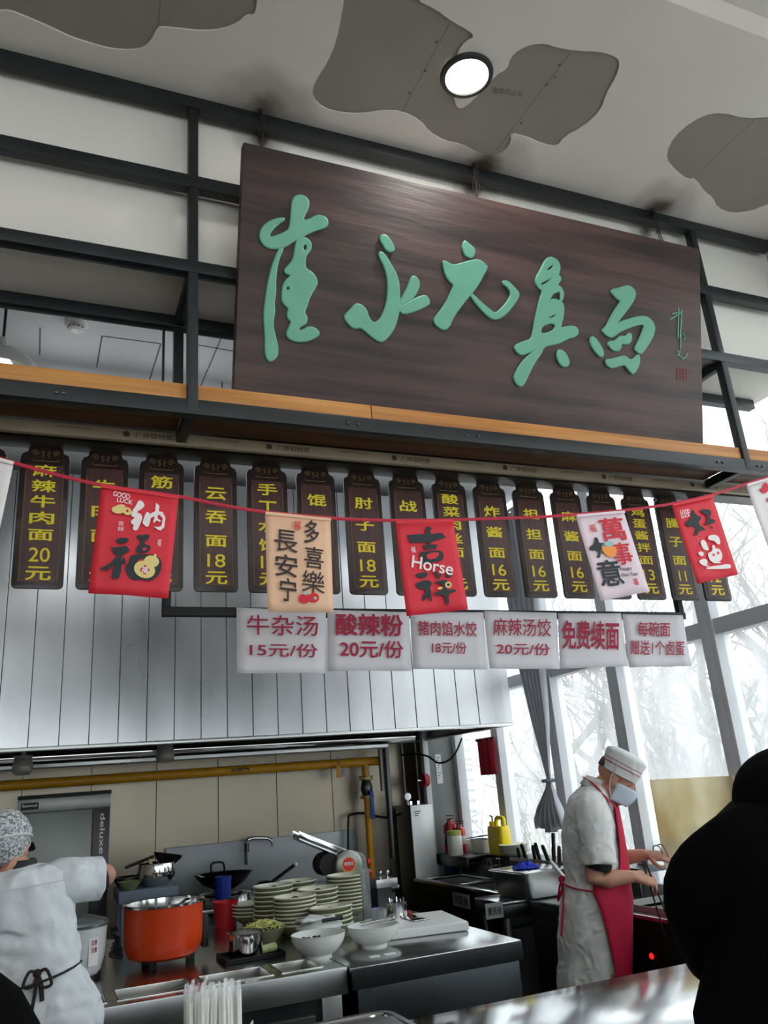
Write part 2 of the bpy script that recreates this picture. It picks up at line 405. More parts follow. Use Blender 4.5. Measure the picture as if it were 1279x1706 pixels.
# ------------------------------------------------------------------ steel frame, shelf, rail
t = thing('steel_rack', 'black welded steel frame of posts and bars carrying the wooden shelf and signboard', 'rack', (1.5, 2.65, BZ))
PX = [-.95, .405, 2.905]                 # posts
def bar(x0, x1, y0, y1, z0, z1, n='beam'):
    MB().box((x0, y0, z0), (x1, y1, z1)).build(n, black_steel, t, bevel=.003)
X0, X1 = -1.2, 3.44
bar(X0, X1, FY-.05, FY, CZ-.056, CZ-.003, 'top_beam')
bar(X0, X1, FY-.045, FY, 3.757, 3.812, 'crossbar'); bar(X0, X1, FY-.045, FY, 3.382, 3.432, 'crossbar')
bar(X0, X1, RY-.045, RY, BZ-.055, BZ-.004, 'crossbar'); bar(X0, X1, FY-.04, FY, 2.822, 2.878, 'shelf_bar')
bar(X0, X1, RY-.045, RY, 2.878, 2.918, 'crossbar')
for x in PX:
    bar(x-.018, x+.018, FY-.042, FY-.002, 2.83, CZ-.03, 'post')
    bar(x-.018, x+.018, RY-.042, RY-.002, 2.89, BZ-.01, 'post')
    bar(x-.018, x+.018, FY, RY-.04, BZ-.05, BZ-.006, 'bracket'); bar(x-.018, x+.018, FY, 2.716, 2.828, 2.868, 'bracket')
bar(.345, .352, RY-.04, RY-.005, 2.92, 3.38, 'flat_strip')
bv = MB()
for x in (-.02, 0, .96, 1.0, 1.45, 1.5, 2.72, 2.75, 2.96, 2.99):
    bv.lathe([(.0001, 0), (.006, 0), (.005, -.004), (.0001, -.005)], (x, FY-.041, 2.848), 8, Matrix.Rotation(-math.pi/2, 4, 'X'))
bv.build('bolt', steel_dark, t)
orange_wood = mat('varnished_pine', (196, 138, 72), .5, col2=(164, 104, 48), vscale=5, stretch=(.35, 3, 9), bump=.05, bscale=30)
brown_wood = mat('shelf_board', (98, 58, 36), .5, col2=(60, 34, 22), vscale=4, stretch=(.5, 5, 3))
t = thing('timber_shelf', 'long varnished timber shelf with orange pine edge under the big signboard', 'shelf', (1.1, 2.65, 2.87))
for a, b in ((-1.2, -.97), (-.93, .386), (.424, 1.06), (1.064, 2.884), (2.926, 3.16), (3.162, 3.44)):
    MB().box((a, FY-.03, 2.879), (b, FY-.004, 2.937)).build('front_edge', orange_wood, t, bevel=.002)
for a, b in ((-1.2, .386), (.424, 2.884), (2.926, 3.44)):
    MB().box((a, FY+.001, 2.87), (b, FY+.12, 2.888)).build('shelf_board', brown_wood, t, bevel=.002)
    MB().box((a, FY+.122, 2.87), (b, FY+.215, 2.888)).build('shelf_board', brown_wood, t, bevel=.002)
film_m = mat('protective_film', (146, 132, 110), .5, var=.08, vscale=6)
blue_print = mat('film_print', (70, 48, 40), .7)
dark_al = mat('dark_anodised', (64, 58, 50), .35, .6, var=.1)
t = thing('sign_rail', 'dark aluminium rail wrapped in beige printed film that carries the menu plaques', 'rail', (1.1, 2.82, 2.80))
MB().box((X0, 2.722, 2.822), (X1, 2.745, 2.866)).build('film_strip', film_m, t, bevel=.003)
MB().box((X0, 2.745, 2.842), (X1, 2.80, 2.866)).box((X0, 2.80, 2.836), (X1, 2.90, 2.872)).box((X0, 2.775, 2.848), (X1, 2.81, 2.858)).build('channel', dark_al, t, bevel=.002)
pmb = MB()
def on_y(Yp):
    def at(cx, cz, w, h, tilt=0):
        ct, st = math.cos(tilt), math.sin(tilt)
        return lambda gx, gy, k: Vector((cx+gx*w*ct-gy*h*st, Yp-k*1e-5, cz+gx*w*st+gy*h*ct))
    return at
at = on_y(2.7212)
for x in (-.02, .50, 1.02, 1.54, 2.06, 2.58):
    pmb.text('GUANG YE LV CAI', at(x+.06, 2.853, .12, .008), .004)
    pmb.text('广烨铝材部', at(x+.33, 2.846, .13, .021), .01)
    pmb.lathe([(.0001, 0), (.012, 0)], (x+.235, 2.7212, 2.846), 14, Matrix.Rotation(math.pi/2, 4, 'X'))
pmb.build('film_print', blue_print, t)

# ------------------------------------------------------------------ the big signboard
sign_wood = mat('dark_walnut_board', (86, 64, 60), .55, col2=(42, 32, 33), vscale=2.6, stretch=(.55, 6, 6), bump=.18, bscale=9, spec=.5)
green_m = mat('jade_green_lacquer', (104, 168, 144), .45, var=.05, vscale=12)
SO = Vector((.551, 2.49, 2.939)); SU = Vector((1, 0, 0)); SV = Vector((0, -.228, .897)).normalized(); SN = SU.cross(SV)  # SN faces the room
if SN.y > 0: SN = -SN
t = thing('shop_signboard', 'large dark wooden signboard with five carved jade-green brush characters hung above the shelf', 'signboard', SO)
M4 = Matrix((SU, SV, SN)).transposed().to_4x4(); M4.translation = SO
MB().box((0, 0, -.045), (2.14, .925, 0), M4).build('board', sign_wood, t, bevel=.005)
def on_sign(p):
    q = Pplane(p[0], p[1], SO, SN) - SO
    return (q.dot(SU), q.dot(SV))
sgn = lambda x, y, z: SO + SU*x + SV*y + SN*(z+.004)
CH = [
 (420, 320, 5.687, [[(395,60),(440,40),(500,55),(530,110),(515,170),(480,230),(470,285),(540,275),(610,230),(680,245),(710,290),(695,335),(620,355),(540,385),(455,430),(400,460),(290,530),(210,540),(130,530),(80,470),(70,410),(95,340),(160,290),(240,262),(310,258),(230,310),(170,370),(150,420),(165,445),(240,425),(345,375),(360,310),(368,200),(375,110)]], []),
 (420, 320, 5.687, [[(290,535),(255,600),(225,700),(210,850),(212,960),(195,1060),(205,1130),(180,1260),(215,1400),(232,1480),(228,1560),(165,1612),(130,1570),(120,1480),(125,1370),(112,1250),(112,1130),(130,990),(150,860),(190,700),(245,560)]], []),
 (420, 320, 5.687, [[(425,440),(460,440),(500,445),(550,490),(545,550),(490,610),(490,740),(560,770),(605,840),(600,890),(540,980),(500,1100),(480,1150),(510,1190),(500,1250),(440,1275),(425,1320),(470,1325),(530,1285),(590,1300),(630,1345),(600,1375),(510,1415),(420,1420),(345,1395),(320,1350),(350,1280),(375,1230),(335,1205),(330,1160),(350,1110),(290,1060),(278,1000),(290,890),(330,830),(380,790),(310,775),(305,740),(350,700),(390,640),(405,540)]], [[(462,530),(490,490),(520,510),(515,560),(485,575)],[(305,900),(352,893),(355,940),(312,948)]]),
 (560, 380, 7.524, [[(545,120),(580,95),(640,125),(700,230),(715,280),(670,305),(610,275),(580,210),(550,170)]], []),
 (560, 380, 7.524, [[(525,330),(550,312),(600,350),(670,470),(745,600),(775,740),(775,880),(790,950),(780,1010),(760,1090),(730,1220),(660,1340),(580,1420),(530,1425),(440,1370),(300,1240),(235,1262),(170,1235),(95,1130),(110,1095),(180,1030),(235,958),(320,985),(370,1050),(385,1120),(430,1190),(480,1210),(550,1150),(600,1030),(630,920),(640,800),(640,650),(600,490),(540,380)]], []),
 (560, 380, 7.524, [[(795,930),(840,850),(890,760),(935,620),(985,620),(1030,690),(1010,780),(950,880),(870,930),(815,970)]], []),
 (560, 380, 7.524, [[(780,970),(830,990),(930,920),(1095,852),(1140,890),(1155,955),(1100,985),(1000,1030),(850,1082),(785,1050)]], []),
 (720, 390, 7.994, [[(420,100),(450,130),(530,190),(555,235),(520,320),(470,315),(420,280),(392,190)]], []),
 (720, 390, 7.994, [[(130,385),(155,372),(260,440),(400,400),(540,360),(630,365),(690,420),(720,450),(650,570),(610,650),(520,780),(430,880),(330,1010),(250,1130),(215,1230),(150,1282),(60,1240),(5,1165),(60,1090),(180,930),(240,790),(285,685),(220,640),(160,540)]], []),
 (720, 390, 7.994, [[(470,780),(540,830),(640,930),(760,1030),(830,1075),(920,1000),(1010,890),(1040,800),(1000,720),(905,650),(985,635),(1060,710),(1140,790),(1125,860),(1040,980),(940,1090),(830,1145),(740,1110),(620,990),(540,890)]], []),
 (840, 420, 7.107, [[(480,100),(540,68),(610,105),(645,170),(635,240),(615,280),(665,320),(600,400),(655,420),(690,500),(668,580),(655,580),(655,490),(640,465),(550,490),(480,660),(480,672),(520,590),(570,565),(650,590),(690,640),(680,770),(655,860),(650,915),(740,890),(830,890),(865,950),(830,1000),(740,1020),(640,1080),(520,1100),(455,1120),(420,1200),(340,1310),(270,1450),(210,1580),(160,1590),(105,1520),(120,1450),(200,1310),(290,1220),(380,1140),(290,1180),(190,1225),(130,1180),(112,1120),(220,1070),(320,1040),(345,900),(370,760),(410,600),(445,460),(390,430),(362,360),(375,300),(430,210)]], [[(465,232),(520,165),(570,145),(575,180),(530,235)],[(410,375),(450,345),(580,292),(530,350),(460,405),(415,410)],[(485,795),(540,750),(615,728),(600,770),(520,805)],[(415,885),(530,835),(590,860),(590,920),(530,960),(415,990)]]),
 (840, 420, 7.107, [[(625,1160),(700,1190),(745,1280),(750,1340),(690,1362),(640,1320),(612,1240)]], []),
 (970, 460, 6.732, [[(300,165),(390,150),(500,112),(560,150),(585,210),(540,310),(440,440),(350,550),(480,500),(610,465),(700,460),(770,510),(800,590),(770,690),(720,770),(650,875),(610,860),(570,820),(620,740),(660,640),(690,540),(600,545),(480,590),(390,630),(360,660),(305,695),(240,655),(212,610),(260,580),(300,490),(370,370),(430,280),(380,265)]], []),
 (970, 460, 6.732, [[(90,675),(150,730),(200,810),(225,880),(195,915),(130,850),(80,760)]], []),
 (970, 460, 6.732, [[(275,765),(300,740),(350,740),(410,680),(470,690),(515,640),(540,680),(520,750),(480,765),(420,750),(415,820),(370,845),(310,820)]], []),
 (970, 460, 6.732, [[(250,945),(300,945),(380,925),(465,900),(510,950),(560,940),(615,880),(628,950),(610,1020),(555,1105),(510,1060),(460,985),(380,1015),(310,1032),(260,1000)]], []),
]
for ox, oy, s, outs, hs in CH:
    loops = [[on_sign(p) for p in chaikin(zp(ox, oy, s, l), 2)] for l in outs+hs]
    filled('character_stroke', loops, green_m, t, sgn, ext=.002, bev=.005, seg=2)
sig = MB()
for l in ([(975,490),(1040,450),(1110,405)],[(1005,425),(1060,410)],[(1078,360),(1074,480),(1070,700)],[(1110,385),(1102,560),(1092,690)],[(1100,650),(1096,820)],[(1120,640),(1150,690),(1130,710)],[(1055,850),(1100,838),(1062,895)],[(1070,880),(1120,932),(1160,905),(1172,865)]):
    pts = [Pplane(970+a/6.732, 460+b/6.732, SO, SN)+SN*.001 for a, b in l]
    sig.tube(pts, .003, 6)
sig.build('signature', green_m, t)
seal = MB()
for k in range(4):
    for a, b in (((1055,1040+k*42),(1170,1040+k*42)), ((1060+k*35,1040),(1060+k*35,1166))):
        seal.tube([Pplane(970+q[0]/6.732, 460+q[1]/6.732, SO, SN)+SN*.0005 for q in (a, b)], .0016, 5)
seal.build('red_seal', mat('seal_red', (150, 52, 50), .7), t)
wire_m = mat('dark_wire', (52, 46, 44), .5, .4)
for (x, y), (bx, by) in zip(((434, 205), (792, 290), (1088, 356)), ((441, 250), (800, 330), (1108, 405))):
    c = P(x, y, Z=CZ); a = Vector((c.x*2.435/c.y, 2.435, CZ-.004)); b = Pplane(bx, by, SO, SN); b = Vector((b.x, b.y+.02, b.z))
    m = MB()
    m.tube([a+Vector((0, 0, .002)), a+Vector((.008, .01, -.05))], .008, 8)
    for k in range(5):
        r = lambda q: Vector((random.uniform(-q, q), random.uniform(-q, q), random.uniform(-q, q)))
        m.tube(spline([a+r(.006), a.lerp(b, .3)+r(.016), a.lerp(b, .65)+r(.014), b+r(.012)], 5), .0016, 5)
    for k in range(3):
        r = lambda q: Vector((random.uniform(-q, q), random.uniform(-q, q), random.uniform(-q, q)))
        m.tube(spline([a.lerp(b, .5)+r(.01), a.lerp(b, .6)+r(.03), a.lerp(b, .45)+r(.035)], 5), .0012, 5)
    m.build('hanging_wire', wire_m, t)

# ------------------------------------------------------------------ menu plaques
plq_m = mat('plaque_frame', (44, 34, 31), .35, var=.15, vscale=8, spec=.6)
plq_in = mat('plaque_redwood', (84, 44, 38), .38, col2=(50, 28, 26), vscale=6, stretch=(9, 1, .8), spec=.6)
gold_m = mat('dull_gold_line', (150, 118, 70), .5)
PW, PH, PYY = .164, .528, 2.872
def plaque_outline():
    w, h = PW/2, PH
    p = [(-w+.016, 0), (w-.016, 0)]
    p += [(w-.016+.016*math.sin(a), .016-.016*math.cos(a)) for a in (.5, 1.05, 1.57)]
    p += [(w, h-.05), (w-.006, h-.034), (w-.022, h-.026), (w-.026, h-.008), (w-.034, h), (-w+.034, h), (-w+.026, h-.008), (-w+.022, h-.026), (-w+.006, h-.034), (-w, h-.05)]
    p += [(-w+.016-.016*math.sin(a), .016-.016*math.cos(a)) for a in (1.57, 1.05, .5)]
    return p
DISH = [('麻辣牛肉面', '20', 'spicy beef noodles, priced 20', 'first whole one from the left'), ('牛肉面', '', 'beef noodles', 'half hidden by the red flag with the gourd'), ('筋头巴面', '28', 'beef tendon noodles', 'behind the right edge of the red gourd flag'), ('云吞面', '18', 'wonton noodles, priced 18', 'between the red gourd flag and the peach flag'), ('手工水饺', '18', 'handmade food', 'behind the left edge of the peach flag'), ('馄饨面', '', 'dumpling soup noodles', 'behind the right edge of the peach flag'), ('肘子面', '18', 'pork knuckle noodles, priced 18', 'between the peach and Horse flags'), ('战斗面', '', 'two characters in view', 'behind the left edge of the red Horse flag'), ('酸菜肉丝面', '', 'pickled cabbage noodles', 'behind the right edge of the red Horse flag'), ('炸酱面', '16', 'fried sauce noodles, priced 16', 'next right of the Horse flag'), ('担担面', '16', 'dandan noodles, priced 16', 'between the fried sauce and sesame sauce plaques'), ('麻酱面', '16', 'sesame sauce noodles, priced 16', 'beside the pale pink flag'), ('豆角面', '', 'almost wholly hidden text', 'behind the pale pink flag'), ('鸡蛋酱拌面', '13', 'egg sauce noodles, priced 13', 'right of the pale pink flag'), ('臊子面', '11', 'minced meat noodles, priced 11', 'behind the right-hand red flag'), ('', '12', 'only the price 12 showing', 'last at the right, under the right red flag')]
PXS = [-.046+.2022*k for k in range(16)]
def plaque_base():
    t = thing('menu_plaque', 'x', 'plaque', (0, 0, 0), 0, 'menu plaques on the rail')
    o = plaque_outline()
    MB().prism([(x, 0, z) for x, z in o], (0, .012, 0)).build('board', plq_m, t, bevel=.003)
    w = PW/2
    MB().box((-w+.018, -.0012, .022), (w-.018, .002, PH-.075)).build('inner_panel', plq_in, t)
    g = MB()
    for x in (-w+.021, w-.021): g.tube([(x, -.0014, .03), (x, -.0014, PH-.10)], .0009, 4)
    g.tube([(-w+.03, -.0014, .028), (w-.03, -.0014, .028)], .0009, 4)
    g.tube([(-.045, -.001, PH-.054), (-.04, -.001, PH-.06), (.04, -.001, PH-.06), (.045, -.001, PH-.054)], .0010, 4)
    for s in (-1, 1):
        sp = [(s*(.034+.012*(1-k/14)*math.cos(k*.75)), -.001, PH-.03+.012*(1-k/14)*math.sin(k*.75)) for k in range(13)]
        g.tube(sp, .0010, 4)
        g.tube(spline([(s*.005, -.001, PH-.024), (s*.014, -.001, PH-.028), (s*.006, -.001, PH-.036), (s*.012, -.001, PH-.045)], 4), .0010, 4)
    g.build('gold_carving', gold_m, t)
    e = MB(); e.lathe([(.004, -.002), (.007, 0), (.004, .002), (.0045, 0)], (0, .004, PH+.006), 10, Matrix.Rotation(math.pi/2, 4, 'X'))
    e.build('hanging_eyelet', chrome, t)
    return t
base = plaque_base()
plq = [base] + [dup(base) for _ in range(16)]
for k, (name, price, what, where) in enumerate(DISH):
    loc = (PXS[k], PYY, 2.312)
    lb = 'menu plaque for %s, %s' % (what, where) if k != 15 else 'dark menu plaque with only its price 12 showing under the right red flag'
    p = plq[k]; p.location = loc; p['label'] = lb
    W[p.name] = Matrix.Translation(Vector(loc))
    m = MB(); n = len(name)
    lo, hi = .195, .66
    for i, ch in enumerate(name):
        f = {3: (.27, .45, .63), 4: (.21, .35, .50, .645), 5: (.185, .295, .405, .52, .64)}[n][i]
        if ch == '': continue
        hh = .048 if n <= 4 else .044
        if ch == '面': hh *= .9
        m.text(ch, (lambda f, hh: lambda gx, gy, kk: Vector((loc[0]+gx*.077, PYY-.0016-kk*2e-5, loc[2]+PH*(1-f)+gy*hh)))(f, hh), .022)
    if price:
        m.text(price, lambda gx, gy, kk: Vector((loc[0]+gx*(.066 if price != '11' else .044), PYY-.0016-kk*2e-5, loc[2]+PH*.225+gy*.050)), .008)
    m.text('元', lambda gx, gy, kk: Vector((loc[0]+gx*.078, PYY-.0016-kk*2e-5, loc[2]+PH*.10+gy*.046)), .022)
    m.build('lettering', yellow_ink, p)
# sliver of one more plaque at the left edge of the view
plq[16].location = (-.255, PYY, 2.312); plq[16]['label'] = 'dark wooden menu plaque cut off at the left end of the rail'

# ------------------------------------------------------------------ black frame and paper notices under the plaques
t = thing('notice_bracket', 'black steel bracket hanging under the plaques that carries the paper notices', 'bracket', (1.57, 2.9, 2.23))
MB().box((.372, 2.9, 2.228), (2.785, 2.93, 2.262)).build('bottom_bar', black_m, t, bevel=.003)
for x in (.372, 2.75): MB().box((x, 2.9, 2.262), (x+.03, 2.93, 2.845)).build('upright', black_m, t, bevel=.003)
paper_m = mat('notice_paper', (212, 210, 214), .8, var=.015, vscale=6)
NOT = [
 ('394,1012 543,1018 541,1122 394,1122', [('牛杂汤', 469, 1043, 118, 33, .006, 2), ('15元/份', 471, 1084, 112, 22, .012, 1.5)], 'beef offal soup at 15, left end of the row'),
 ('545,1016 681,1020 685,1118 546,1118', [('酸辣粉', 613, 1042, 110, 35, .03, 0), ('20元/份', 617, 1082, 104, 28, .02, 0)], 'hot and sour noodles at 20, bold print'),
 ('683,1020 805,1020 810,1116 687,1115', [('猪肉馅水饺', 743, 1048, 97, 24, .014, 0), ('18元/份', 746, 1080, 57, 19, .012, 0)], 'pork dumplings at 18, small print'),
 ('806,1018 927,1021 931,1115 814,1114', [('麻辣汤饺', 867, 1046, 96, 29, .006, 0), ('20元/份', 869, 1082, 88, 19, .012, 0)], 'spicy dumpling soup at 20'),
 ('929,1022 1034,1022 1046,1110 932,1114', [('免费续面', 981, 1059, 94, 46, .022, 0)], 'free noodle refills in large print'),
 ('1036,1023 1137,1025 1150,1110 1047,1112', [('每碗面', 1086, 1049, 54, 24, .012, 0), ('赠送1个卤蛋', 1092, 1080, 90, 24, .008, 0)], 'a free braised egg, right end of the row'),
]
NY = 2.893
for q, txts, what in NOT:
    cs = [P(*[float(v) for v in c.split(',')], Y=NY) for c in q.split()]
    z0 = (cs[2].z+cs[3].z)/2
    t = thing('paper_notice', 'paper notice with red print for '+what, 'notice', ((cs[0].x+cs[1].x)/2, NY, z0), 0, 'paper notices under the plaques')
    g = []; N = 8
    for j in range(N+1):
        row = []
        for i in range(N+1):
            a = cs[0].lerp(cs[1], i/N); b = cs[3].lerp(cs[2], i/N); p = a.lerp(b, j/N)
            p.y -= .010*(j/N)**2*(math.sin(i*.9+cs[0].x*5)*.5+.5)
            row.append(p)
        g.append(row)
    m = MB(); m.loft(g, cap=False, closed=False)
    o = m.build('sheet', paper_m, t)
    sd = o.modifiers.new('paper', 'SOLIDIFY'); sd.thickness = .0006
    m = MB()
    for body, cx, cy, ww, hh, bold, tl in txts:
        def fn(gx, gy, k, cx=cx, cy=cy, ww=ww, hh=hh):
            p = P(cx+gx*ww, cy-gy*hh+gx*ww*.02, Y=NY); p.y -= .0125+k*2e-5; return p
        m.text(body, fn, bold)
    m.build('print', red_ink, t)

# ------------------------------------------------------------------ bunting
BY = 2.40
rope_m = mat('red_ribbon', (178, 28, 52), .6, bump=.1)
rp_pts = [(-90, 738), (0, 764), (80, 787), (169, 808), (297, 827), (372, 842), (442, 853), (551, 863), (605, 866), (659, 867), (756, 866), (850, 863), (905, 861), (960, 857), (1040, 850), (1080, 845), (1120, 839), (1188, 824), (1244, 806), (1310, 786), (1400, 757)]
m = MB(); m.tube([P(x, y, Y=BY) for x, y in spline([Vector((a, b, 0)) for a, b in rp_pts], 4) and [(v.x, v.y) for v in spline([Vector((a, b, 0)) for a, b in rp_pts], 4)]], .0058, 8, flat=.35, fdir=(0, 1, 0))
single(m, 'bunting_ribbon', rope_m, 'thin red ribbon strung across in front of the menu plaques', 'ribbon')
red_f = mat('red_flag_cloth', (214, 40, 56), .6, var=.03, bump=.06, bscale=12)
peach_f = mat('peach_flag_cloth', (226, 184, 152), .65, var=.03, bump=.06, bscale=12)
pink_f = mat('pale_pink_flag_cloth', (226, 206, 214), .65, var=.03)
white_f = mat('white_flag_cloth', (222, 216, 216), .65, var=.03)
ink_k = mat('flag_black', (40, 48, 52), .7); ink_w = mat('flag_white', (236, 226, 226), .7); ink_y = mat('flag_cream', (226, 204, 132), .7)
ink_r = mat('flag_red', (204, 40, 54), .7); ink_o = mat('flag_orange', (236, 150, 70), .7); ink_t = mat('flag_teal', (150, 190, 186), .7); ink_b = mat('flag_brown_black', (52, 42, 42), .7)
ink_g = mat('flag_gold_dust', (226, 196, 150), .7)
def ell(cx, cy, rx, ry, rot=0, n=24):
    c, s = math.cos(rot), math.sin(rot)
    return [(cx+rx*math.cos(2*math.pi*k/n)*c-ry*math.sin(2*math.pi*k/n)*s, cy+rx*math.cos(2*math.pi*k/n)*s+ry*math.sin(2*math.pi*k/n)*c) for k in range(n)]
def flag(quad, clothm, label, art, org):
    """quad: TL TR BR BL in the picture; art: list of (part name, material, polygons, texts) in zoomed coordinates with org = (ox, oy, scale)"""
    cs = [P(x, y, Y=BY) for x, y in quad]
    t = thing('bunting_flag', label, 'flag', ((cs[0].x+cs[1].x)/2, BY, (cs[2].z+cs[3].z)/2), 0, 'new year bunting flags')
    g = []; N = 10
    for j in range(N+1):
        row = []
        for i in range(N+1):
            a = cs[0].lerp(cs[1], i/N); b = cs[3].lerp(cs[2], i/N); p = a.lerp(b, j/N)
            p.y += .004*math.sin(i*.8+cs[0].x*9)*(j/N) + .006
            row.append(p)
        g.append(row)
    m = MB(); m.loft(g, cap=False, closed=False)
    o = m.build('cloth', clothm, t); sd = o.modifiers.new('cloth', 'SOLIDIFY'); sd.thickness = .0008; sd.offset = 0
    hem = MB(); hem.tube([cs[0].lerp(cs[1], k/6)+Vector((0, -.001, -.004)) for k in range(7)], .006, 6, flat=.3, fdir=(0, 1, 0)); hem.build('hem', clothm, t)
    ex = Vector((quad[1][0]-quad[0][0], quad[1][1]-quad[0][1], 0)).normalized(); ey = Vector((quad[3][0]-quad[0][0], quad[3][1]-quad[0][1], 0)).normalized()
    ox, oy, s = org; lay = 0
    for name, m_, polys, texts in art:
        m = MB()
        for pl in polys:
            lay += 1; pts = []
            for q in chaikin(pl, 1) if len(pl) < 20 else pl:
                p = P(ox+q[0]/s, oy+q[1]/s, Y=BY); p.y -= .0006+lay*.00012; pts.append(p)
            m.poly(pts)
        for body, cx, cy, ww, hh, bold, rot in texts:
            lay += 1
            def fn(gx, gy, k, cx=cx, cy=cy, ww=ww, hh=hh, rot=rot, lay=lay):
                a = gx*ww*math.cos(rot)+gy*hh*math.sin(rot); b = -gx*ww*math.sin(rot)*-1*-1+gy*hh*math.cos(rot)
                q = Vector((cx/1.0, cy, 0)) + ex*a - ey*b
                p = P(ox+q.x/s, oy+q.y/s, Y=BY); p.y -= .0006+lay*.00012+k*1e-5; return p
            m.text(body, fn, bold)
        m.build(name, m_, t)
    return t
flag([(-78, 742), (23, 770), (-12, 935), (-122, 920)], white_f, 'white bunting flag cut off at the left end of the cord', [], (0, 0, 1))
flag([(169, 808), (298, 827), (281, 996), (147, 987)], red_f, 'red bunting flag with white and black characters and a cream gourd', [
 ('white_character', ink_w, [[(690,240),(760,290),(745,350),(650,400),(715,425),(735,470),(700,560),(660,640),(605,615),(625,560),(585,540),(590,505),(640,470),(590,455),(600,390),(650,320)], [(780,390),(830,420),(835,500),(800,600),(740,550),(730,530)], [(900,285),(945,320),(935,390),(985,400),(1020,470),(1005,590),(960,632),(920,620),(875,580),(930,590),(970,570),(985,480),(950,440),(930,430),(920,480),(965,510),(950,525),(910,505),(880,535),(865,530),(885,450),(830,480),(830,420),(890,390)]], [('GOOD', 470, 188, 210, 60, .02, .05), ('LUCK', 510, 262, 195, 55, .02, .05)]),
 ('black_character', ink_k, [[(385,735),(540,715),(572,770),(430,810)], [(335,850),(530,820),(578,885),(470,950),(465,1010),(500,960),(525,1010),(515,1060),(470,1050),(465,1150),(430,1235),(360,1240),(345,1210),(375,1050),(290,1135),(195,1115),(210,1100),(320,1050),(430,930),(390,935)], [(650,685),(740,690),(800,675),(828,710),(750,790),(760,800),(845,830),(810,900),(750,915),(660,920),(648,860),(720,770),(670,730)], [(580,940),(690,930),(900,930),(975,1010),(960,1160),(870,1250),(790,1262),(720,1240),(670,1250),(590,1250),(520,1150),(515,1090),(570,1010)]], []),
 ('red_gap', red_f, [[(725,850),(795,843),(775,882),(735,884)], [(690,1000),(745,985),(755,1020),(650,1045)]], []),
 ('cream_gourd', ink_y, [ell(845,1020,95,75,.1), ell(757,1122,135,105,.35), ell(890,948,16,22), ell(425,375,80,48,.1), ell(455,335,60,28,-.1), ell(540,392,58,48,.5)], []),
 ('red_diamond', ink_r, [[(757,1062),(762,1062),(822,1125),(822,1130),(762,1186),(757,1186),(698,1128),(698,1122)], ell(542,388,16,18)], []),
 ('small_print', ink_w, [], [('福', 760, 1125, 80, 80, .02, .1), ('吉', 462, 545, 70, 55, 0, 0), ('祥', 458, 615, 75, 60, 0, 0), ('福', 940, 785, 48, 85, 0, 0)]),
], (140, 800, 7.524))
flag([(442, 853), (551, 864), (557, 1020), (446, 1018)], peach_f, 'peach bunting flag with two columns of black characters and two red fruits', [
 ('black_characters', ink_b, [], [('多', 800, 415, 215, 345, .012, .05), ('喜', 835, 800, 290, 320, .006, .05), ('樂', 825, 1165, 340, 330, .004, .03), ('長', 415, 550, 345, 325, .008, .03), ('安', 420, 920, 330, 325, .012, .03), ('宁', 445, 1280, 250, 345, .014, .03)]),
 ('red_fruits', ink_r, [ell(692,1410,88,78), ell(828,1400,82,75)], [('福', 585, 320, 100, 105, .01, 0)]),
 ('seal_outline', ink_r, [[(515,252),(650,258),(650,264),(521,258),(517,375),(640,380),(640,386),(510,382)]], []),
 ('fruit_leaf', ink_t, [[(700,1290),(715,1325),(765,1325),(725,1345),(715,1370),(690,1348),(640,1348),(680,1325)], ell(850,1405,22,22)], []),
], (430, 840, 8.979))
flag([(659, 868), (756, 866), (780, 1015), (678, 1026)], red_f, 'red bunting flag with black characters and the white word Horse', [
 ('black_character', ink_k, [[(545,165),(590,155),(640,190),(605,210),(620,270),(780,250),(850,325),(760,350),(640,385),(610,430),(720,430),(700,490),(530,512),(500,440),(585,430),(570,400),(300,405),(258,285),(540,268),(540,190)], [(440,540),(530,540),(700,515),(790,530),(815,600),(800,670),(680,700),(560,720),(470,700)], [(365,890),(460,860),(580,850),(550,935),(440,945)], [(650,830),(700,830),(730,890),(780,880),(750,960),(720,950)], [(885,795),(935,880),(935,935),(825,930)], [(375,1030),(520,970),(590,975),(638,1020),(600,1100),(620,1130),(635,1340),(560,1200),(520,1300),(475,1250),(560,1120),(450,1110),(400,1080)], [(675,995),(850,965),(880,1000),(840,1120),(1000,1110),(1000,1145),(880,1180),(900,1350),(850,1350),(820,1190),(690,1210),(665,1160),(800,1130),(810,1040),(690,1020)]], []),
 ('red_gap', red_f, [[(545,592),(600,565),(720,545),(745,580),(700,640),(570,665)]], []),
 ('white_lettering', ink_w, [], [('Horse', 640, 750, 620, 185, .018, .22), ('福', 345, 510, 70, 90, 0, 0)]),
 ('cream_snail', ink_y, [ell(880,1045,50,48), ell(755,1098,42,18,-.2)], []),
 ('snail_spiral', ink_k, [ell(880,1045,24,22)], []),
], (650, 860, 9.136))
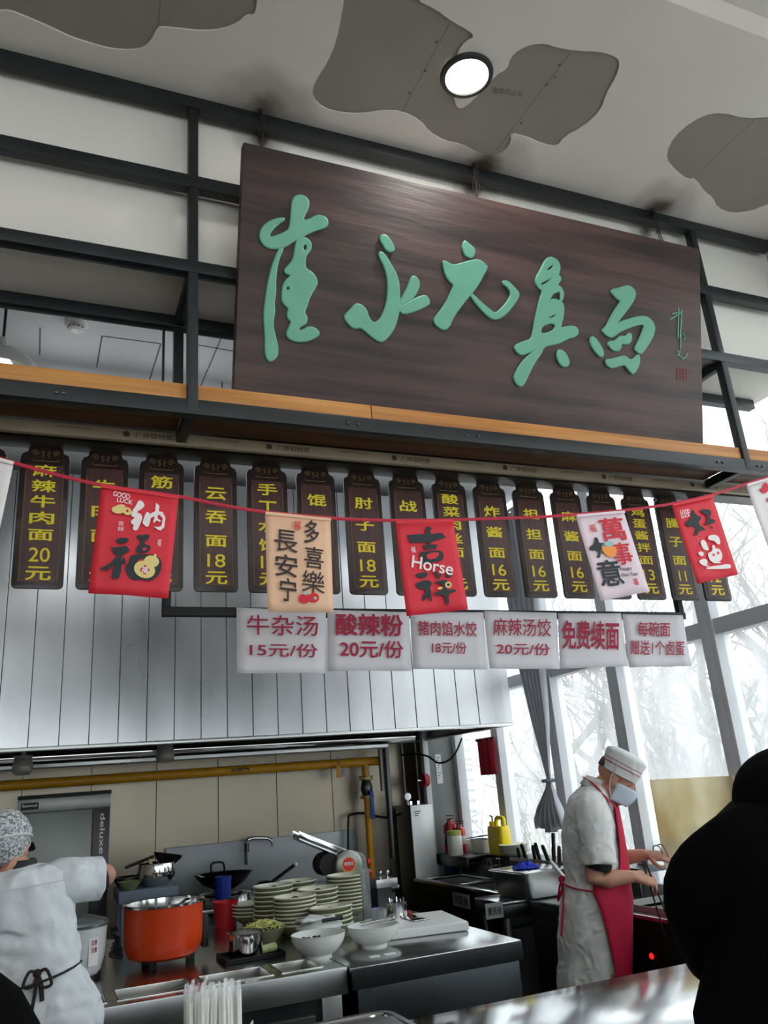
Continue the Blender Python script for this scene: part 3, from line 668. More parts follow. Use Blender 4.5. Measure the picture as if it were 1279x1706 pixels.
flag([(960, 858), (1040, 851), (1083, 985), (1001, 1001)], pink_f, 'pale pink bunting flag with red and black characters, an orange bowl and Happy New Year', [
 ('red_character', ink_r, [], [('萬', 605, 440, 330, 330, .016, .0), ('事', 740, 785, 250, 320, .014, .0), ('福', 318, 425, 90, 110, .01, 0), ('福', 930, 1185, 60, 100, .01, 0)]),
 ('orange_bowl', ink_o, [[(450,680),(640,680),(660,740),(640,820),(560,845),(490,800),(455,740)]], []),
 ('teal_filling', ink_t, [ell(545,650,70,38,.05)], []),
 ('black_character', ink_k, [[(340,545),(390,570),(405,640),(470,630),(440,690),(440,720),(425,790),(420,850),(370,850),(400,780),(370,740),(280,750),(262,690),(335,655)], [(430,740),(470,790),(440,800)]], [('意', 560, 1060, 320, 370, .02, .0), ('Happy', 785, 1005, 170, 60, .012, .0), ('New Year', 840, 1080, 230, 55, .012, .0)]),
], (950, 830, 8.527))
random.seed(3)
gold = [[(x, y), (x+8, y+2), (x+4, y+9)] for x, y in [(280+(y-640)*.28+random.uniform(0, 90), y) for y in range(660, 1240, 9)] + [(680+(y-500)*.27+random.uniform(-60, 40), y) for y in range(560, 1230, 6)]]
flag([(1120, 840), (1188, 825), (1230, 957), (1164, 972)], red_f, 'red bunting flag with one dark and one white character over the last plaques', [
 ('dark_character', ink_k, [[(325,420),(375,520),(450,540),(390,620),(490,690),(480,715),(420,700),(385,785),(345,760),(380,690),(330,650),(270,670),(230,600),(310,570)], [(420,445),(540,440),(570,480),(540,560),(600,570),(620,600),(560,630),(470,645),(520,590),(510,520),(440,480)], [(540,640),(590,670),(570,695)]], []),
 ('white_character', ink_w, [[(435,835),(480,825),(535,950),(520,965),(460,950),(425,870)], [(385,990),(450,970),(475,1020),(430,1040)], [(400,1090),(490,1060),(520,1110),(500,1150),(540,1160),(520,1170),(430,1140)], [(505,1000),(580,970),(570,890),(610,900),(610,940),(660,935),(705,1010),(690,1090),(610,1110),(680,1100),(680,1125),(560,1120)], [(495,1175),(660,1150),(795,1130),(815,1180),(760,1195),(500,1200)], [(520,780),(600,760),(660,790),(680,880),(640,890),(600,840),(520,830)]], [('GOOD', 228, 475, 120, 50, .03, .0), ('LUCK', 238, 525, 115, 42, .03, .0)]),
 ('red_gap', red_f, [[(575,1005),(600,1000),(610,1030),(575,1035)], [(640,965),(670,1000),(630,1020)]], []),
 ('gold_dust', ink_g, gold, []),
], (1110, 790, 7.568))
flag([(1244, 807), (1318, 785), (1372, 925), (1292, 942)], white_f, 'white bunting flag with a red mark cut off at the right end of the cord', [
 ('red_mark', ink_r, [[(1225,105),(1275,110),(1290,200),(1240,250),(1195,220),(1165,180),(1205,190)], ell(1290,320,25,30)], []),
], (1110, 790, 7.568))

# ------------------------------------------------------------------ lights of the room, plus added kitchen fill tubes
lamp_w = mat('lamp_glow', (255, 255, 250), .5, emit=(255, 252, 244), estr=14)
trim_dark = mat('lamp_ring', (52, 56, 54), .4, .3)
def downlight(x, y, z, label, r=.105):
    t = thing('ceiling_downlight', label, 'lamp', (x, y, z), 0, 'round downlights in the dining ceiling')
    MB().lathe([(r-.022, -.002), (r-.02, -.014), (r-.004, -.012), (r, -.001), (r-.022, -.0005)], (x, y, z), 48).build('trim_ring', trim_dark, t)
    MB().lathe([(.0001, -.006), (r-.021, -.006)], (x, y, z), 48).build('diffuser', lamp_w, t)
    l = bpy.data.lights.new('downlight_beam', 'AREA'); l.shape = 'DISK'; l.size = 2*r-.05; l.energy = LAMP_POWER; l.color = (1, .97, .92)
    o = bpy.data.objects.new('downlight_beam', l); C.objects.link(o); o.parent = t; o.location = (0, 0, -.016)
lc = P(777, 125, Z=CZ)
downlight(lc.x, lc.y, CZ, 'round white ceiling downlight with dark ring among the peeled ceiling patches')
for x, y in ((-.9, .2), (1.2, -.8), (-.9, -2.4), (1.2, -3.0)):
    downlight(x, y, CZ+.12, 'round white ceiling downlight over the dining tables behind the viewer')
def fill_tube(x, y):  # added fill light, hidden behind the shelf, to brighten the kitchen ceiling
    t = thing('added_fill_tube', 'added unseen white tube that brightens the grey kitchen ceiling', 'lamp', (x, y, 3.45), 0, 'added unseen fill tubes in the kitchen')
    MB().box((x-.6, y-.03, 3.47), (x+.6, y+.03, 3.50)).build('body', white_pl, t, bevel=.004)
    MB().tube([(x-.58, y, 3.455), (x+.58, y, 3.455)], .014, 12).build('tube', mat('fill_tube_glow', (255, 255, 255), .5, emit=(244, 250, 255), estr=4), t)
    for q in (-.5, .5): MB().tube([(x+q, y, 3.50), (x+q, y, KZ)], .003, 6).build('suspension_wire', steel_dark, t)
    for q in (-.3, .3):
        l = bpy.data.lights.new('fill_tube_beam', 'POINT'); l.energy = FILL_POWER/2; l.color = (.96, .98, 1); l.shadow_soft_size = .05
        o = bpy.data.objects.new('fill_tube_beam', l); C.objects.link(o); o.parent = t; o.location = (q, 0, -.03)
for x, y in ((.3, 3.9), (2.3, 3.9)): fill_tube(x, y)
# smoke detector and dome lamp seen above the shelf
c = P(127, 537, Z=KZ)
t = thing('smoke_detector', 'small round white smoke detector on the grey kitchen ceiling', 'detector', c)
MB().lathe([(.0001, 0), (.052, 0), (.052, -.012), (.046, -.026), (.036, -.03), (.034, -.04), (.02, -.046), (.0001, -.046)], c, 28).build('housing', white_pl, t)
v = MB()
for k in range(10):
    a = k*math.pi/5; v.box((.030, -.0025, -.038), (.0375, .0025, -.030), Matrix.Translation(c) @ Matrix.Rotation(a, 4, 'Z'))
v.build('vent', steel_dark, t)
c = P(2, 606, Y=3.3)
t = thing('dome_lamp', 'bright metal dome lamp half hidden behind the left end of the shelf', 'lamp', (c.x, c.y, c.z-.12))
MB().lathe([(.16, -.06), (.15, -.02), (.11, .03), (.05, .055), (.02, .07), (.018, .12), (.0001, .12)], c, 32).build('shade', mat('dome_alu', (225, 225, 222), .3, .9), t)
MB().tube([c+Vector((0, 0, .12)), Vector((c.x, c.y, KZ))], .006, 6).build('cable', rubber, t)
MB().ball(c+Vector((0, 0, -.02)), .05, 14, 8).build('bulb', mat('bulb_glow', (255, 255, 255), .4, emit=(255, 250, 240), estr=5), t)

# ------------------------------------------------------------------ exhaust hood
HY, HZ0, HZ1 = 5.2, 1.93, 3.66
hx = [P(54, 1120, Y=HY).x, P(790, 1120, Y=HY).x]; dx = (hx[1]-hx[0])/18
HXR = 3.171
t = thing('exhaust_hood', 'huge stainless steel exhaust hood clad in upright sheets over the kitchen', 'hood', (1.3, 6, HZ0))
m = MB(); xs = [hx[0]+dx*k for k in range(-5, 19)] + [HXR]
for a, b in zip(xs[:-1], xs[1:]): m.box((a+.0015, HY, HZ0+.018), (b-.0015, HY+.012, HZ1))
m.build('fascia', fascia_m, t, bevel=.0025, seg=1)
MB().box((xs[0], HY+.012, HZ0), (HXR-.004, HY+.02, HZ1)).build('backing', black_m, t)
MB().box((xs[0], HY-.006, HZ0-.002), (HXR, HY+.07, HZ0+.018)).box((HXR-.06, HY+.07, HZ0-.002), (HXR, YB-.02, HZ0+.018)).build('rim', steel, t, bevel=.003)
MB().box((HXR-.012, HY+.012, HZ0+.016), (HXR, YB-.02, HZ1)).build('side_panel', fascia_m, t, bevel=.002)
dk = mat('greasy_filter', (52, 50, 46), .4, .6, var=.2)
MB().box((xs[0], HY+.05, 2.16), (HXR-.02, YB-.02, 2.18)).build('inner_roof', dk, t)
f = MB()
for k in range(60):
    x = xs[0]+.02+k*.066
    if x > HXR-.1: break
    f.prism([(x, 5.75, 2.155), (x+.045, 5.75, 2.155), (x+.045, 6.35, 1.99), (x, 6.35, 1.99)], (0, .008, .01))
f.build('filter', dk, t)
a = P(492, 1240, Y=5.75); b = P(688, 1228, Y=5.75)
MB().tube([(xs[0], 5.75, a.z+.01), (b.x, 5.75, a.z+.01)], .045, 20).build('grease_gutter', steel_pol, t)
MB().box((xs[0], 6.28, 1.875), (2.62, 6.31, 1.945)).box((xs[0], 6.28, 1.875), (2.62, 6.36, 1.885)).build('rear_trough', steel, t, bevel=.003)
glass_m = mat('cloudy_glass', (150, 148, 142), .25, trans=.6, bump=.2, bscale=20)
for x, y, yy in ((38, 1272, 5.6), (275, 1252, 5.6)):
    c = P(x, y, Y=yy)
    o = MB().lathe([(.0001, -.07), (.04, -.068), (.058, -.05), (.062, -.02), (.056, .01), (.05, .03), (.056, .045), (.0001, .05)], c, 24).build('jar_lamp', glass_m, t)
    MB().tube([c+Vector((0, 0, .05)), (c.x, c.y, 2.165)], .02, 10).build('lamp_holder', steel_dark, o)

# ------------------------------------------------------------------ gas pipe, pipes and wall fittings
yel = mat('yellow_pipe_paint', (196, 142, 28), .4, var=.06, vscale=10)
blu = mat('blue_handle', (34, 62, 140), .5)
GY = 6.72
t = thing('gas_pipe', 'yellow painted gas pipe along the steel back wall, turning down at its right end', 'pipe', P(300, 1287, Y=GY))
c1 = P(623, 1268, Y=GY); c0 = P(-120, 1310, Y=GY); c0.z = c1.z
m = MB().tube([c0, c1+Vector((.03, 0, 0))], .036, 20).build('main_pipe', yel, t)
MB().lathe([(.04, 0), (.04, .02), (.0001, .02)], c1+Vector((.03, 0, 0)), 20, Matrix.Rotation(math.pi/2, 4, 'Y')).build('end_cap', yel, t)
cv = P(608, 1275, Y=GY)
MB().tube([(cv.x, GY, c1.z), (cv.x, GY, c1.z-.13)], .03, 18).tube([(cv.x, GY, c1.z-.30), (cv.x, GY, .3)], .03, 18).build('drop_pipe', yel, t)
fl = MB()
for dz in (-.13, -.15, -.285, -.30): fl.lathe([(.0001, 0), (.06, 0), (.06, .012), (.0001, .012)], (cv.x, GY, c1.z+dz), 20)
fl.build('flange', mat('brass_flange', (150, 128, 70), .45, .7), t)
MB().tube([(cv.x, GY, c1.z-.14), (cv.x, GY, c1.z-.18), (cv.x, GY, c1.z-.22), (cv.x, GY, c1.z-.25), (cv.x, GY, c1.z-.29)], [.03, .045, .052, .045, .03], 18).build('valve', steel_dark, t)
o = MB().box((cv.x+.0, GY-.07, c1.z-.46), (cv.x+.035, GY-.055, c1.z-.24)).box((cv.x, GY-.06, c1.z-.25), (cv.x+.03, GY-.03, c1.z-.235)).build('valve_lever', blu, t, bevel=.006)
ct = P(563, 1275, Y=GY-.045)
MB().box((ct.x-.02, GY-.05, ct.z-.10), (ct.x+.02, GY-.046, ct.z-.0)).build('yellow_tag', yel, t, bevel=.002)
MB().box((ct.x+.022, GY-.052, ct.z-.09), (ct.x+.055, GY-.048, ct.z-.02)).tube([(ct.x, GY-.046, ct.z+.07), (ct.x+.01, GY-.048, ct.z)], .004, 6).build('meter_tag', steel_dark, t)
ptx = MB(); q = P(400, 1281, Y=GY-.037)
ptx.text('天然气', lambda gx, gy, k: Vector((q.x+gx*.16, GY-.0375-k*1e-5, c1.z+gy*.03)), .02); ptx.build('pipe_lettering', black_m, t)
pipe_g = mat('grey_pipe', (108, 104, 98), .4, .7)
for i, (pts, r, lab) in enumerate((
    ([(636, 1240), (637, 1318)], .016, 'short dark pipe hanging right of the yellow gas pipe'),
    ([(651, 1240), (655, 1430)], .024, 'thick dark upright pipe right of the yellow gas valve'),
    ([(669, 1262), (676, 1336)], .011, 'thin pale pipe rising behind the water heater'),
    ([(693, 1225), (700, 1344)], .014, 'grey pipe running up from the water heater beside the red knob'),
    ([(706, 1225), (713, 1265)], .014, 'short grey pipe against the corner pillar'))):
    yy = 6.62 if i < 2 else 6.70
    a = P(*pts[0], Y=yy); b = P(*pts[1], Y=yy)
    single(MB().tube([(b.x, yy, max(a.z, 2.0)), (b.x, yy, b.z)], r, 12), 'wall_pipe', pipe_g if i != 1 else steel_dark, lab, 'pipe', 'pipes above the water heater')
c = P(708, 1300, Y=6.58)
t = thing('red_valve_knob', 'red round valve knob on the grey pipe beside the corner pillar', 'knob', c)
MB().lathe([(.0001, .03), (.045, .03), (.055, .015), (.055, -.02), (.03, -.03), (.0001, -.03)], c, 20, Matrix.Rotation(math.pi/2, 4, 'Y')).build('grip', mat('red_knob', (150, 30, 36), .45), t)
MB().tube([c+Vector((-.03, 0, 0)), (c.x-.07, 6.58, c.z)], .01, 8).build('spindle', chrome, t)
m = MB(); m.tube(spline([P(668, 1258, Y=6.45), P(690, 1256, Y=6.3), P(712, 1260, Y=6.2), P(730, 1271, Y=6.1), P(748, 1266, Y=6.0), P(760, 1252, Y=5.95), P(769, 1230, Y=5.95)], 6), .008, 8)
single(m, 'drooping_cable', rubber, 'black cable drooping under the right end of the exhaust hood', 'cable')
m = MB(); m.tube(spline([P(580, 1440, Y=6.8), P(580, 1370, Y=6.8), P(585, 1357, Y=6.8), P(612, 1355, Y=6.78), P(628, 1360, Y=6.76), P(650, 1362, Y=6.7), P(668, 1355, Y=6.6)], 6), .010, 8)
single(m, 'rubber_hose', rubber, 'black hose looping behind the yellow drop pipe', 'hose')
# paper on the pillar
t = thing('pinned_sheet', 'white printed sheet on the corner pillar left of the window', 'paper', P(731, 1300, Y=6.617))
a = P(724, 1257, Y=6.617); b = P(738, 1305, Y=6.617)
MB().box((a.x, 6.615, b.z), (b.x, 6.6185, a.z)).build('sheet', paper_m, t)
m = MB()
for k in range(9):
    z = a.z-.03-k*(a.z-b.z-.05)/9
    m.poly([(a.x+.01, 6.6145, z), (b.x-.012-(k % 3)*.012, 6.6145, z), (b.x-.012-(k % 3)*.012, 6.6145, z+.006), (a.x+.01, 6.6145, z+.006)])
m.build('print', steel_dark, t)

# ------------------------------------------------------------------ upright fridge, splash panel, range
FRY = 6.25
a = P(30, 1335, Y=FRY); b = P(185, 1322, Y=FRY)
x0, x1, zt = a.x, b.x, 1.69
t = thing('steel_fridge', 'tall grey steel fridge against the back wall behind the left cook', 'fridge', ((x0+x1)/2, 6.5, 0))
MB().box((x0, FRY+.02, .08), (x1, YB-.02, zt-.01)).build('body', steel_dark, t, bevel=.004)
MB().box((x0-.004, FRY, zt-.012), (x1+.004, YB-.02, zt+.012)).build('top_edge', black_m, t, bevel=.004)
MB().box((x0, FRY, zt-.10), (x1, FRY+.02, zt-.012)).build('header', mat('fridge_header', (120, 122, 118), .35, .9), t, bevel=.003)
fx = x0+.80*(x1-x0)
MB().box((x0+.005, FRY, .1), (fx, FRY+.02, zt-.105)).build('door', mat('fridge_door', (100, 104, 100), .34, .9), t, bevel=.003)
MB().box((fx+.004, FRY, .1), (x1-.004, FRY+.02, zt-.105)).build('side_strip', mat('fridge_strip', (34, 32, 33), .3), t, bevel=.003)
MB().box((x0+.02, FRY-.003, zt-.08), (x0+.13, FRY, zt-.035)).build('name_plate', black_m, t)
m = MB().text('Eastwood', lambda gx, gy, k: Vector((x0+.075+gx*.09, FRY-.0035-k*1e-5, zt-.053+gy*.018)), .01)
m.text('deluxe', lambda gx, gy, k: Vector(((fx+x1)/2+gy*.032+.01, FRY-.001-k*1e-5, zt-.27-gx*.26)), .012)
m.build('lettering', mat('silver_print', (186, 184, 176), .4, .4), t)
SPY = YB-.02
a = P(275, 1410, Y=SPY); b = P(592, 1384, Y=SPY); zt = (a.z+b.z)/2
t = thing('wok_range', 'long steel cooking range with a raised back panel along the back wall', 'range', (1.6, 6.5, 0))
MB().box((a.x, SPY-.03, .88), (b.x, SPY, zt)).build('back_panel', mat('splash_steel', (128, 132, 134), .45, 1.0, rvar=.05, vscale=2), t, bevel=.003)
MB().box((a.x, 6.0, .84), (b.x, SPY-.03, .88)).build('top', steel_top, t, bevel=.004)
MB().box((a.x+.02, 6.04, .1), (b.x-.02, SPY-.04, .84)).build('body', steel_dark, t, bevel=.004)
wc = P(372, 1470, Y=6.35)
MB().lathe([(.14, 0), (.2, .0), (.2, .05), (.17, .06), (.14, .05)], (wc.x, 6.35, .882), 32).build('burner_ring', steel_pol, t)
c = P(432, 1400, Y=SPY-.06)
t = thing('swing_faucet', 'bent steel faucet in front of the back panel above the bowls', 'faucet', P(411, 1412, Y=6.75))
MB().tube(spline([P(410, 1440, Y=6.8), P(410, 1405, Y=6.75), P(418, 1397, Y=6.75), P(432, 1396, Y=6.75), P(446, 1397, Y=6.75), P(453, 1402, Y=6.75), P(454, 1410, Y=6.75)], 5), .012, 10).build('spout', steel_pol, t)
MB().tube([P(411, 1420, Y=6.74), P(411, 1404, Y=6.74)], .02, 10).build('collar', steel_dark, t)
iron = mat('black_iron', (22, 22, 24), .4, .5)
t = thing('iron_wok', 'black iron wok with a loop handle on the range', 'wok', (wc.x, 6.35, .93))
zr = P(372, 1456, Y=6.35).z
MB().lathe([(.0001, -.11), (.08, -.10), (.15, -.06), (.205, 0), (.21, .004), (.2, .002), (.145, -.052), (.075, -.09), (.0001, -.098)], (wc.x, 6.35, zr), 40).build('pan', iron, t)
MB().tube(spline([(wc.x-.05, 6.35+.2, zr), (wc.x-.04, 6.35+.23, zr+.06), (wc.x+.04, 6.35+.23, zr+.06), (wc.x+.05, 6.35+.2, zr)], 5), .008, 8).build('handle', iron, t)
MB().tube([(wc.x-.19, 6.33, zr+.01), (wc.x-.05, 6.3, zr-.05)], .012, 8).build('resting_spoon', steel_pol, t)
c = P(375, 1485, Y=5.98)
single(MB().lathe([(.0001, 0), (.05, 0), (.058, .14), (.053, .14), (.046, .01), (.0001, .01)], (c.x, 6.05, .935), 24), 'blue_cup', mat('blue_plastic', (26, 52, 150), .4), 'blue plastic cup in front of the black wok', 'cup')
# long handled ladle on the range
a = P(452, 1470, Y=6.25); b = P(492, 1440, Y=6.25)
t = thing('long_ladle', 'long black-handled ladle with a white tip leaning behind the bowl stacks', 'ladle', a)
MB().tube([a, a.lerp(b, .95)], .013, 8).build('handle', iron, t)
MB().ball(b, .018, 12, 8).build('handle_tip', white_pl, t)
MB().ball(a+Vector((-.05, 0, -.02)), (.07, .07, .04), 16, 8).build('scoop', iron, t)
# grey-blue stand with pots
bl = mat('blue_grey_paint', (96, 108, 122), .5, var=.05)
SY = 5.62
a = P(198, 1487, Y=SY); b = P(298, 1474, Y=SY); zt = (a.z+b.z)/2
t = thing('equipment_stand', 'blue-grey metal stand holding steel bowls behind the orange cooker', 'stand', ((a.x+b.x)/2, SY+.2, 0))
MB().box((a.x, SY, zt-.07), (b.x, SY+.42, zt)).build('top', bl, t, bevel=.006)
for x in (a.x+.02, b.x-.05):
    for y in (SY+.01, SY+.37): MB().box((x, y, 0), (x+.03, y+.03, zt-.07)).build('leg', bl, t)
sz = zt+.001
c = P(260, 1470, Y=SY+.16)
t = thing('steel_pot', 'round shiny steel pot with a wooden spoon on the blue-grey stand', 'pot', (c.x, SY+.16, sz))
MB().lathe([(.0001, 0), (.08, 0), (.112, .04), (.12, .08), (.11, .13), (.115, .135), (.108, .135), (.112, .08), (.0001, .01)], (c.x, SY+.16, sz), 32).build('pot_body', steel_pol, t)
a1 = P(248, 1432, Y=SY+.16); b1 = P(263, 1468, Y=SY+.16)
MB().tube([a1, b1], [.012, .009], 8).build('wooden_spoon', mat('pale_wood', (186, 160, 128), .6), t)
c = P(287, 1455, Y=SY+.22)
t = thing('wire_strainer', 'dark steel strainer resting on the round steel pot', 'strainer', (c.x-.03, SY+.3, sz))
MB().lathe([(.0001, -.06), (.05, -.05), (.085, -.01), (.095, .012), (.088, .01), (.045, -.045), (.0001, -.055)], (c.x-.03, SY+.22, sz+.165), 28, Matrix.Rotation(.2, 4, 'Y')).build('bowl', steel_dark, t)
MB().tube([(c.x-.12, SY+.22, sz+.17), (c.x-.30, SY+.2, sz+.12)], .01, 8).build('handle', steel_dark, t)
c = P(205, 1472, Y=SY+.2)
single(MB().lathe([(.0001, 0), (.07, 0), (.1, .06), (.105, .062), (.098, .062), (.068, .008), (.0001, .006)], (c.x+.04, SY+.26, sz), 28), 'steel_basin', steel_pol, 'small shiny steel basin at the left of the blue-grey stand', 'bowl')
green_glaze = mat('sage_glaze', (122, 126, 92), .25, var=.04, vscale=12, spec=.6)
cream_glaze = mat('cream_glaze', (204, 204, 184), .2, spec=.6)
single(MB().lathe([(.0001, 0), (.04, 0), (.075, .045), (.078, .047), (.073, .046), (.038, .008), (.0001, .006)], (c.x+.03, SY+.09, sz), 28), 'sage_dish', green_glaze, 'small sage green dish in front of the steel basin on the stand', 'bowl')

# water heater and things at its side
WY = 6.53
a = P(683, 1342, Y=WY); b = P(719, 1340, Y=WY)
t = thing('water_heater', 'tall steel water heater with a bright front beside the sinks', 'heater', ((a.x+b.x)/2, 6.7, 0))
MB().box((a.x, WY+.01, .05), (b.x, 6.85, a.z)).build('cabinet', steel_dark, t, bevel=.006)
MB().box((a.x, WY-.004, .06), (b.x, WY+.01, a.z-.002)).build('front_panel', mat('pale_panel', (214, 216, 216), .38, .35), t, bevel=.004)
m = MB()
for k in range(3): m.poly([(a.x+.03, WY-.005, a.z-.055-k*.016), (a.x+.09-.012*k, WY-.005, a.z-.055-k*.016), (a.x+.09-.012*k, WY-.005, a.z-.048-k*.016), (a.x+.03, WY-.005, a.z-.048-k*.016)])
m.build('lettering', steel_dark, t)
for x in (.05, .12): MB().tube([(a.x+x, WY+.1, a.z), (a.x+x, WY+.1, a.z+.03)], .014, 8).build('pipe_stub', chrome, t)
MB().lathe([(.0001, 0), (.03, 0), (.03, .02), (.0001, .02)], (a.x+.03, WY+.12, a.z+.07), 16, Matrix.Rotation(math.pi/2, 4, 'X')).tube([(a.x+.03, WY+.11, a.z), (a.x+.03, WY+.11, a.z+.05)], .006, 6).build('pressure_gauge', steel_pol, t)

# ------------------------------------------------------------------ left unit with wells, and right worktable
TZ0 = .85
LX0, LX1, LY0, LY1 = -.75, 1.288, 3.75, 5.52
t = thing('serving_counter', 'steel kitchen counter with sunken basins holding the orange cooker', 'counter', ((LX0+LX1)/2, 4.5, 0))
WL = [(.03, .30), (.335, .655), (.69, .985), (1.02, 1.21)]; WY0, WY1 = 3.83, 4.06
m = MB(); zt, zb = TZ0, TZ0-.035
m.box((LX0, LY0, zb), (LX1, WY0, zt)).box((LX0, WY1, zb), (LX1, LY1, zt))
e = [LX0] + [v for w_ in WL for v in w_] + [LX1]
for k in range(0, len(e), 2): m.box((e[k], WY0, zb), (e[k+1], WY1, zt))
m.build('top', steel_top, t)
MB().box((LX0, LY0-.012, TZ0-.10), (LX1, LY0, TZ0+.004)).build('front_rail', steel, t, bevel=.003)
wm = mat('basin_steel', (186, 186, 182), .25, 1.0)
for a, b in WL:
    m = MB()
    m.prism([(a, WY0, zt+.004), (b, WY0, zt+.004), (b, WY0+.012, zt+.004), (a, WY0+.012, zt+.004)], (0, 0, -.13))
    m.box((a, WY0, zt-.13), (b, WY1, zt-.122)).box((a, WY1-.01, zt-.13), (b, WY1, zt+.003)).box((a, WY0, zt-.13), (a+.01, WY1, zt+.003)).box((b-.01, WY0, zt-.13), (b, WY1, zt+.003))
    o = m.build('basin', wm, t, bevel=.003)
    if a > 1:
        sm = MB(); random.seed(5)
        for k in range(60): sm.ball((random.uniform(a+.02, b-.02), random.uniform(WY0+.03, WY1-.03), zt-.118+random.uniform(0, .01)), random.uniform(.005, .011), 6, 4)
        q = sm.build('scraps', mat('dark_scraps', (30, 24, 22), .6), o); q['kind'] = 'stuff'
MB().box((LX0+.02, LY0+.015, .12), (LX1-.03, LY1-.02, zb)).build('body', steel_dark, t)
for a, b in ((-.30, .42), (.46, 1.14)):
    o = MB().box((a, LY0-.002, .15), (b, LY0+.015, TZ0-.16)).build('door_panel', mat('door_steel', (84, 84, 82), .3, .9, rvar=.08, vscale=3), t, bevel=.004)
MB().box((1.17, LY0-.004, .0), (1.26, LY0+.02, TZ0-.10)).build('corner_post', steel, t, bevel=.003)
RX0, RX1, RY0, RY1 = 1.296, 2.153, 3.705, 5.52
t = thing('prep_table', 'steel worktable carrying the stacks of bowls and white cutting board', 'table', ((RX0+RX1)/2, 4.5, 0))
MB().box((RX0, RY0, TZ0-.02), (RX1, RY1, TZ0)).build('top', steel_top, t, bevel=.003)
MB().box((RX0, RY0-.006, TZ0-.085), (RX1+.002, RY0+.01, TZ0-.004)).box((RX1-.008, RY0, TZ0-.085), (RX1+.002, RY1, TZ0-.004)).build('apron', black_steel, t, bevel=.003)
MB().box((RX0+.03, RY0+.02, .1), (RX1-.01, RY0+.04, TZ0-.09)).build('front_panel', mat('panel_steel', (104, 108, 112), .28, 1.0, rvar=.05, vscale=1.5), t, bevel=.003)
MB().box((RX0+.03, RY0+.04, .1), (RX1-.012, RY1-.05, TZ0-.09)).build('body', steel_dark, t)
for x in (RX0+.03, RX1-.05):
    for y in (RY0+.05, RY1-.09): MB().box((x, y, 0), (x+.035, y+.035, .1)).build('leg', steel, t)
m = MB(); a = P(622, 1598, Z=TZ0)
for k, (px_, py_, wd) in enumerate(((624, 1594, .05), (650, 1590, .055))):
    p = P(px_, py_, Z=TZ0+.001); single(MB().box((p.x-wd/2, p.y-.012, TZ0+.0005), (p.x+wd/2, p.y+.02, TZ0+.004)), 'wet_tissue', white_pl, 'white tissue scrap at the front edge of the worktable, the %s of two' % ('left one', 'right one')[k], 'paper', 'tissue scraps')

# ------------------------------------------------------------------ stacks of bowls
dark_mark = mat('black_emblem', (28, 28, 26), .4)
BR, BH = .118, .062
def bowl_base():
    t = thing('sage_bowl', 'x', 'bowl', (0, 0, 0), 0, 'stacked sage green bowls')
    MB().lathe([(.0001, .004), (.05, .004), (.052, 0), (.058, 0), (.06, .008), (.085, .022), (.108, .044), (BR, BH)], (0, 0, 0), 40).build('outside', green_glaze, t)
    MB().lathe([(BR-.003, BH-.007), (BR+.002, BH-.005), (BR+.003, BH-.001), (BR+.001, BH+.0025), (BR-.005, BH+.002), (.103, .045), (.08, .026), (.055, .013), (.0001, .011)], (0, 0, 0), 40).build('inside', cream_glaze, t)
    return t
b0 = bowl_base(); used = [False]
ORD = ['top', 'second', 'third', 'fourth', 'fifth', 'sixth', 'seventh', 'eighth', 'ninth', 'tenth', 'eleventh']
def stack(x, y, ztop, n, what, emblem=True, tilt=0.0):
    sp = max(.012, (ztop-TZ0-BH)/(n-1)) if n > 1 else 0
    for k in range(n):
        z = ztop-BH-k*sp
        lb = '%s sage green bowl %s of the %s' % (ORD[k], 'from the top' if k else 'bowl', what) if k else 'topmost sage green bowl of the %s' % what
        jx, jy = random.uniform(-.0015, .0015), random.uniform(-.0015, .0015)
        if not used[0]: o = b0; used[0] = True; o.location = (x+jx, y+jy, z); o['label'] = lb.replace(' bowl from', ' bowl, counted from')
        else: o = dup(b0, (x+jx, y+jy, z), None, lb)
        o.rotation_euler = (tilt*(1-k/n)*random.uniform(.6, 1), tilt*.5*(1-k/n), random.uniform(0, 6))
        bl_.append((o, k))
        o['label'] = ('topmost' if k == 0 else ORD[k]) + ' sage green bowl' + ('' if k == 0 else ' from the top') + ' in the ' + what
bl_ = []
stack(1.310, 5.07, 1.080, 8, 'back left stack with a black emblem')
stack(1.345, 4.735, 1.046, 8, 'front left stack')
stack(1.515, 5.252, 1.070, 7, 'hindmost middle stack')
stack(1.530, 4.895, 1.053, 7, 'front middle stack')
stack(1.765, 5.06, 1.090, 10, 'tallest right-hand stack')
stack(1.490, 4.545, .994, 5, 'low stack behind the white bowls', tilt=.05)
stack(1.240, 5.325, .971, 4, 'small stack peeping out at far left')
# emblems inside the topmost bowls
em = MB()
for o, k in bl_:
    pass
for idx, (px_, py_) in ((0, (473, 1477)), (1, (470, 1487)), (2, (508, 1468)), (3, (518, 1478)), (5, (559, 1501))):
    tops = [o for o, k in bl_ if k == 0]; o = tops[idx]
    W[o.name] = Matrix.Translation(o.location) @ o.rotation_euler.to_matrix().to_4x4()
    inv = W[o.name].inverted(); m = MB()
    # a round mark on the far inner wall
    for ang in (math.radians(72),):
        loc_ang = ang - o.rotation_euler.z
        def on(u, v):
            r = .082+v*.02; z = .0295+v*.016; a_ = loc_ang-u*.022/.09
            return Vector((r*math.cos(a_), r*math.sin(a_), z+.004))
        m.poly([on(math.cos(2*math.pi*q/18), math.sin(2*math.pi*q/18)) for q in range(18)])
    m.build('emblem', dark_mark, o, local=True)
    m = MB().text('面', lambda gx, gy, kk: on(gx*.95, gy*.95)*.999+Vector((0, 0, .0012)), .0)
    m.build('emblem_character', cream_glaze, o, local=True)
